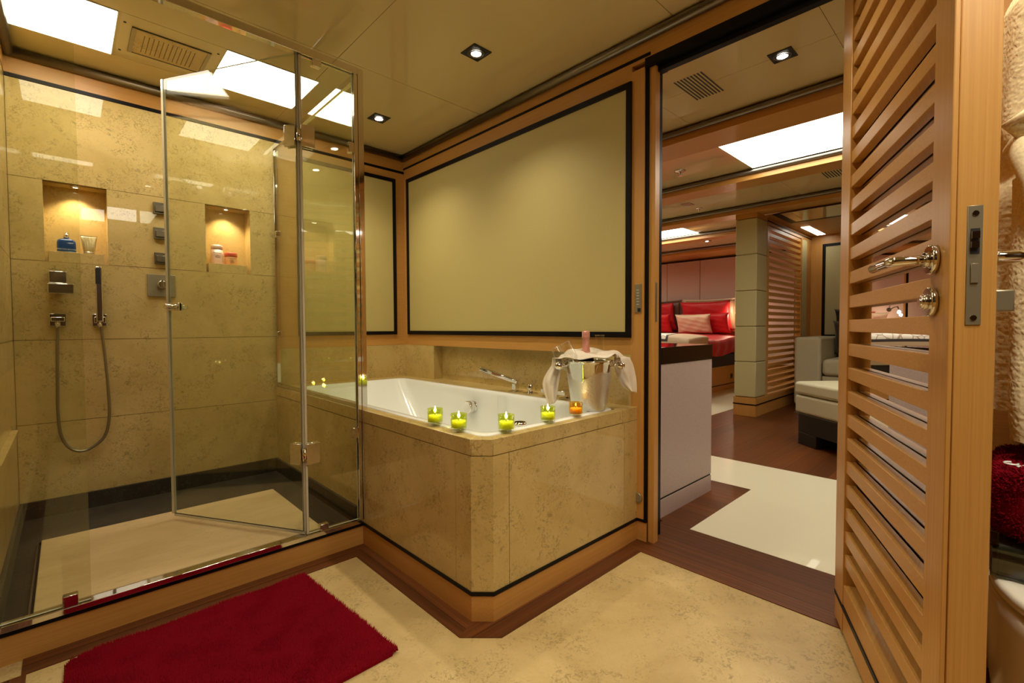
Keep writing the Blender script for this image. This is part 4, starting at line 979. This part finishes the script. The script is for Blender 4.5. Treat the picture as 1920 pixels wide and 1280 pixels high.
# padded column and louvred screen
pc = empty('padded_column', (5.32, 1.9, 0)); tag(pc, 'square column clad in sage leather pads with oak foot, at the end of the slatted screen', 'column')
zz = [.20, .573, .945, 1.32, 1.697, 2.07]
for a, b in zip(zz[:-1], zz[1:]): B(5.18, 1.784, a+.002, 5.48, 2.0, b-.002, 'leather_pad', 'col_leather', pc, .010)
B(5.19, 1.794, .2, 5.47, 1.99, 2.07, 'core', 'joint', pc)
B(5.176, 1.780, 0, 5.484, 2.004, .198, 'foot', 'oak_z', pc); B(5.172, 1.776, .12, 5.488, 2.008, .132, 'black_line', 'black', pc); B(5.18, 1.784, 2.071, 5.48, 2.0, 2.12, 'head', 'oak_z', pc)
sc = empty('slatted_screen', (6.1, 1.83, 0)); tag(sc, 'slatted oak screen dividing the bed from the seating corner', 'screen')
B(5.486, 1.784, .19, 5.54, 1.85, 2.04, 'stile', 'oak_z', sc); B(6.70, 1.784, .19, 6.74, 1.85, 2.04, 'stile', 'oak_z', sc)
B(5.486, 1.784, 0, 7.12, 1.85, .19, 'bottom_rail', 'oak_x', sc); B(5.486, 1.784, 2.04, 7.12, 1.85, 2.118, 'top_rail', 'oak_x', sc)
m = MB(); m.box(5.484, 1.779, .12, 7.12, 1.785, .132).box(5.484, 1.779, 2.07, 7.12, 1.785, 2.082); m.build('black_line', 'black', sc)
z = .215
while z < 2.0:
    B(5.54, 1.792, z, 6.70, 1.842, z+.036, 'slat', 'oak_x', sc); z += .0712
B(6.742, 1.782, .19, 6.93, 1.85, 2.04, 'leather_pad', 'col_leather', sc, .008)
B(6.932, 1.784, .19, 7.12, 1.85, 2.04, 'end_board', 'oak_z', sc)
# seating corner
struct(B(7.12, -1.6, 0, 7.2, 1.9, 2.12, 'wall_back', 'oak_z'), 'oak wall behind the armchair')
p = empty('wall_panel', (7.12, .8, .9)); tag(p, 'beige wall panel in black frame behind the armchair', 'wall panel'); frame_panel(p, 'y', 7.12, .0, 1.655, .80, 2.0, .035, -1, 'col_leather')
m = MB(); m.box(5.40, -1.6, 2.110, 7.12, 1.78, 2.121); struct(m.build('ceiling', 'oak_y'), 'oak lining over the seating corner')
m = MB(); m.mat('black').box(5.37, .2, 2.104, 5.97, 1.70, 2.110).mat('ceiling').box(5.37, .2, 2.1035, 5.90, 1.63, 2.1045); struct(m.build('trim_20'), 'black edged tray in the oak lining over the seating corner')
light_panel(6.3, 1.60, 7.0, 1.69, 'narrow bright light strip in the ceiling over the armchair', z=2.108, lm='light_bed')
ch = empty('armchair', (6.5, .95, 0)); tag(ch, 'pale leather armchair with square arms in the seating corner', 'armchair')
def soft(x0, y0, z0, x1, y1, z1, nm, mt, par, bev=.03): return MB().box(x0, y0, z0, x1, y1, z1, bev, 4).build(nm, mt, par)
soft(6.0, 1.40, .06, 6.95, 1.66, .820, 'arm', 'sofa', ch); soft(6.0, .10, .06, 6.95, .36, .820, 'arm', 'sofa', ch)
soft(6.04, .365, .06, 6.95, 1.395, .395, 'base', 'sofa', ch, .012); soft(6.0, .37, .40, 6.72, 1.39, .582, 'seat_cushion', 'sofa', ch, .045); soft(6.72, .365, .40, 6.98, 1.395, .90, 'backrest', 'sofa', ch, .05)
for x in (6.05, 6.88):
    for y in (.14, 1.58): B(x, y, 0.003, x+.05, y+.05, .06, 'foot', 'matt_black', ch)

def pillow(name, c, w_, h_, th, rot, mat, label, cat='pillow', group=None, border=None, parent=None):
    # lying in local XZ-plane, thickness along local Y
    n = 26; V_ = []; F_ = []
    R3 = Matrix.Rotation(rot[2], 3, 'Z') @ Matrix.Rotation(rot[0], 3, 'X')
    def P3(u, v, s):
        a, b = 2*u-1, 2*v-1
        e = max(0, (1-a**4)*(1-b**4))**.5
        px = a*w_/2*(1-.07*(1-b*b)**.8*abs(a)**3); pz = b*h_/2*(1-.08*(1-a*a)**.8*abs(b)**3)
        t = s*th/2*e**.8*(1+.05*math.sin(9*a+5*b)+.04*math.sin(14*b-6*a))
        return Vector(c)+R3@Vector((px, t, pz))
    m = MB(); m.grid(lambda u, v: P3(u, v, 1), n, n); m.grid(lambda u, v: P3(1-u, v, -1), n, n)
    bmesh.ops.remove_doubles(m.bm, verts=m.bm.verts[:], dist=.0008)
    o = m.build(name, mat, parent)
    if not parent: tag(o, label, cat, group)
    if border:
        bw = .03
        def E3(u, v): a, b = 2*u-1, 2*v-1; return Vector(c)+R3@Vector((a*(w_/2)*(1), 0, b*(h_/2)))
        m = MB(); pts = []
        for (u0, v0, u1, v1) in ((0, 0, 1, 0), (1, 0, 1, 1), (1, 1, 0, 1), (0, 1, 0, 0)):
            for k in range(12):
                q_ = k/12; a, b = 2*(u0+(u1-u0)*q_)-1, 2*(v0+(v1-v0)*q_)-1
                x = a*w_/2*(1-.07*(1-b*b)**.8*abs(a)**3); zq = b*h_/2*(1-.08*(1-a*a)**.8*abs(b)**3)
                pts.append((x, zq))
        ins = [Vector(c)+R3@Vector((x*.985, 0, z_*.985)) for x, z_ in pts]; out = [Vector(c)+R3@Vector((x*(1+2*bw/w_), .004*math.sin(i*1.9), z_*(1+2*bw/h_))) for i, (x, z_) in enumerate(pts)]
        m.loft([ins, out]); q = m.build('flange', border, o if parent is None else parent, solid=.006)
        if parent is None: q.location = (0, 0, 0)
    return o
# cushions on the armchair
pillow('cushion', (6.56, 1.17, .81), .46, .40, .15, (rad(-12), 0, rad(90)), 'dark_cushion', 'dark brown square cushion against the left arm of the armchair', 'cushion', 'dark cushions on the armchair')
pillow('cushion', (6.50, .78, .80), .46, .40, .15, (rad(-14), 0, rad(97)), 'dark_cushion', 'dark brown cushion in the middle of the armchair, overlapping its neighbour', 'cushion', 'dark cushions on the armchair')
pillow('cushion', (6.86, 1.16, 1.02), .60, .26, .14, (rad(-6), 0, rad(90)), 'matt_black', 'black bolster cushion on top of the armchair back', 'cushion', 'dark cushions on the armchair')
# ottoman
ov = Vector((4.26, 1.17, 0)); oa = Vector((-.63, -.777, 0)).normalized(); ob = Vector((.777, -.63, 0)).normalized()
ot = empty('ottoman', ov+(oa+ob)*.36); tag(ot, 'pale leather ottoman on a dark wooden base in front of the armchair', 'ottoman')
def ob_(s0, s1, t0, t1, z0, z1, nm, mt, bev=.012):
    m = MB(); m.obox(ov+oa*s0+ob*t0+Vector((0, 0, z0)), oa*(s1-s0), ob*(t1-t0), (0, 0, z1-z0), bev, 3); m.build(nm, mt, ot)
ob_(0, .74, 0, .74, .255, .40, 'upholstered_box', 'sofa', .02); ob_(-.004, .744, -.004, .744, .403, .505, 'top_cushion', 'sofa', .025)
ob_(.02, .72, .02, .72, .10, .255, 'base', 'matt_black', .004)
for s, t_ in ((.02, .02), (.52, .02), (.02, .52), (.52, .52)): ob_(s, s+.2, t_, t_+.2, .003, .10, 'foot', 'matt_black', .004)
m = MB(); m.obox(ov-oa*.0+Vector((0, 0, .252))-ob*.001, oa*.74, ob*.742, (0, 0, .004)); m.build('metal_line', 'rod', ot)

# bed
bd = empty('bed', (6.85, 3.95, 0)); tag(bd, 'wide bed with red duvet on an oak base with black valance', 'bed')
BY0, BY1, BX0, BX1 = 2.85, 5.05, 5.75, 7.90
B(BX0, BY0, .045, BX1, BY1, .365, 'oak_base', 'oak_x', bd); B(BX0-.004, BY0-.004, .085, BX1, BY1+.004, .097, 'black_line', 'black', bd); B(BX0+.0, BY0+.0, .004, BX1, BY1, .045, 'plinth', 'oak_x', bd)
B(BX0-.03, BY0-.03, .366, BX1, BY1+.03, .54, 'valance', 'matt_black', bd, .008)
def duvet(u, v):
    x = BX0-.06+(BX1-BX0+.06)*u; yy = (v-.5)*2; y = (BY0+BY1)/2+(BY1-BY0+.10)/2*(math.copysign(min(1, abs(yy)*1.25), yy) if abs(yy) < .8 else math.copysign(1, yy))
    top = .815+.015*math.sin(x*6+y*3)+.010*math.sin(y*11+x*2)
    if abs(yy) >= .8: q = (abs(yy)-.8)/.2; z = top-.02-q*.26; y += math.copysign(.03*math.sin(q*3)+.012*math.sin(x*24+q*2)*q, yy)
    else: z = top-.05*(abs(yy)/.8)**6
    if u < .05: z = min(z, .54+(top-.54)*math.sin(u/.05*1.57))
    return (x, y, z)
m = MB(); m.grid(duvet, 110, 70); m.build('duvet', 'red_cloth', bd)
o = B(BX0, BY0, .541, BX1, BY1, .74, 'mattress', 'cream_satin', bd, .05)
# throw across the foot
m_, nt, b_ = newmat('throw_white_lattice_with_beige_border'); MT['throw'] = m_; b_.inputs['Roughness'].default_value = .7
tc = N(nt, 'ShaderNodeTexCoord'); sx = N(nt, 'ShaderNodeSeparateXYZ'); nt.links.new(tc.outputs['Generated'], sx.inputs[0])
def mth(op, a, b=None, c=None):
    n = N(nt, 'ShaderNodeMath', operation=op)
    for i, v in enumerate((a, b, c)):
        if v is None: continue
        if isinstance(v, (int, float)): n.inputs[i].default_value = v
        else: nt.links.new(v, n.inputs[i])
    return n.outputs[0]
dx = mth('ABSOLUTE', mth('SUBTRACT', sx.outputs[0], .5)); dy = mth('ABSOLUTE', mth('SUBTRACT', sx.outputs[1], .5))
dd = mth('MAXIMUM', mth('ADD', dx, 0.0), mth('ADD', dy, .055))
vo = N(nt, 'ShaderNodeTexVoronoi', Scale=9.0, feature='DISTANCE_TO_EDGE'); nt.links.new(tc.outputs['Object'], vo.inputs['Vector'])
ln = mth('LESS_THAN', vo.outputs['Distance'], .045)
mc = N(nt, 'ShaderNodeMixRGB'); mc.inputs[1].default_value = (.80, .76, .68, 1); mc.inputs[2].default_value = (.42, .33, .25, 1); nt.links.new(ln, mc.inputs[0])
bo = mth('GREATER_THAN', dd, .43); m2 = N(nt, 'ShaderNodeMixRGB'); m2.inputs[2].default_value = (.55, .42, .28, 1); nt.links.new(bo, m2.inputs[0]); nt.links.new(mc.outputs[0], m2.inputs[1])
bl = mth('MULTIPLY', mth('GREATER_THAN', dd, .418), mth('LESS_THAN', dd, .432)); m3 = N(nt, 'ShaderNodeMixRGB'); m3.inputs[2].default_value = (.03, .02, .02, 1); nt.links.new(bl, m3.inputs[0]); nt.links.new(m2.outputs[0], m3.inputs[1]); nt.links.new(m3.outputs[0], b_.inputs['Base Color'])
def throw(u, v):
    x = BX0-.085+.93*u; x -= .0
    yy = (v-.5)*2; edge = 1-.0*abs(yy)
    s = math.copysign(min(1, abs(yy)*1.18), yy); y = (BY0+BY1)/2+(BY1-BY0+.17)/2*s
    xx = x if u < .5 else BX0+.38+(.22*(u-.5)*1.7)*(1-.55*abs(yy)**5)
    top = .840+.012*math.sin(xx*6+y*3)
    q = max(0, (abs(yy)-.85)/.15); z = top-.05*abs(s)**6-q*.20
    if u < .10: z = min(z, .50+(top-.50)*math.sin(u/.10*1.57))
    return (xx, y, z)
m = MB(); m.grid(throw, 60, 80); o = m.build('bed_throw', 'throw', None, solid=.012); tag(o, 'white and beige throw with thin lattice pattern across the foot of the bed', 'throw')
# pillows
T = rad(-15)
gp = 'pillows at the head of the bed'
pillow('pillow', (7.81, 3.40, 1.13), .84, .52, .11, (T, 0, rad(90)), 'tan_satin', 'large tan pillow leaning on the headboard, rearmost on the near side', 'pillow', gp, border='cream_satin')
pillow('pillow', (7.68, 3.43, 1.12), .84, .50, .12, (T, 0, rad(90)), 'red_cloth', 'large red pillow in front of the tan one on the near side of the bed', 'pillow', gp)
pillow('pillow', (7.52, 3.36, 1.00), .78, .34, .11, (T*1.2, 0, rad(90)), 'red_cloth', 'lower red pillow directly behind the small champagne pillow', 'pillow', gp)
pillow('pillow', (7.35, 3.48, .99), .58, .33, .12, (T*1.4, 0, rad(91)), 'cream_satin', 'small champagne satin pillow at the front on the near side', 'pillow', gp)
pillow('pillow', (7.81, 4.32, 1.13), .84, .52, .11, (T, 0, rad(90)), 'brown_satin', 'large pillow with brown flange on the far side of the bed', 'pillow', gp, border='brown_satin')
pillow('pillow', (7.68, 4.38, 1.12), .84, .50, .12, (T, 0, rad(90)), 'red_cloth', 'large red pillow on the far side of the bed', 'pillow', gp)
pillow('pillow', (7.52, 4.34, 1.00), .78, .34, .11, (T*1.2, 0, rad(90)), 'red_cloth', 'lower red pillow on the far side of the bed', 'pillow', gp)
pillow('pillow', (7.35, 4.50, .99), .58, .33, .12, (T*1.4, 0, rad(89)), 'cream_satin', 'small champagne satin pillow on the far side, cut off by the door jamb', 'pillow', gp)
for y, lab in ((2.86, 'reading lamp on a bent arm, glowing beside the near pillows'), (5.30, 'reading lamp on a bent arm on the far side of the bed')):
    sg = 1 if y < 4 else -1
    t = empty('reading_lamp', (XB, y, 1.15)); tag(t, lab, 'lamp', 'bedside reading lamps')
    m = MB(); m.cyl((XB+.004, y, 1.2), (XB-.02, y, 1.2), .03).tube([(XB-.02, y, 1.2), (XB-.12, y, 1.24), (XB-.22, y+sg*.03, 1.24), (XB-.28, y+sg*.06, 1.19)], .008, 10); m.build('arm', 'rod', t)
    m = MB(); m.lathe([(0, -.026), (.018, -.019), (.026, 0), (.018, .019), (0, .026)], (XB-.29, y+sg*.065, 1.155), seg=16, cap=False); m.build('bulb', 'bulb', t)
    l = bpy.data.lights.new('lamp', 'POINT'); l.energy = 4; l.color = (1, .75, .5); l.shadow_soft_size = .02
    q = bpy.data.objects.new('lamp', l); COL.objects.link(q); q.parent = t; q.location = Vector((XB-.33, y+sg*.07, 1.11))-wloc(t)
ns = empty('nightstand', (7.7, 5.4, 0)); tag(ns, 'oak nightstand with black top on the far side of the bed', 'nightstand')
B(7.45, 5.17, .004, 7.94, 5.62, .52, 'body', 'oak_y', ns); B(7.44, 5.16, .521, 7.945, 5.63, .56, 'top', 'black', ns)
t = empty('wall_socket', (7.27, BY0, .15)); tag(t, 'small dark socket in the oak base of the bed', 'socket')
B(7.23, BY0-.008, .16, 7.31, BY0, .24, 'plate', 'rod', t); B(7.25, BY0-.010, .18, 7.29, BY0-.008, .22, 'insert', 'matt_black', t)
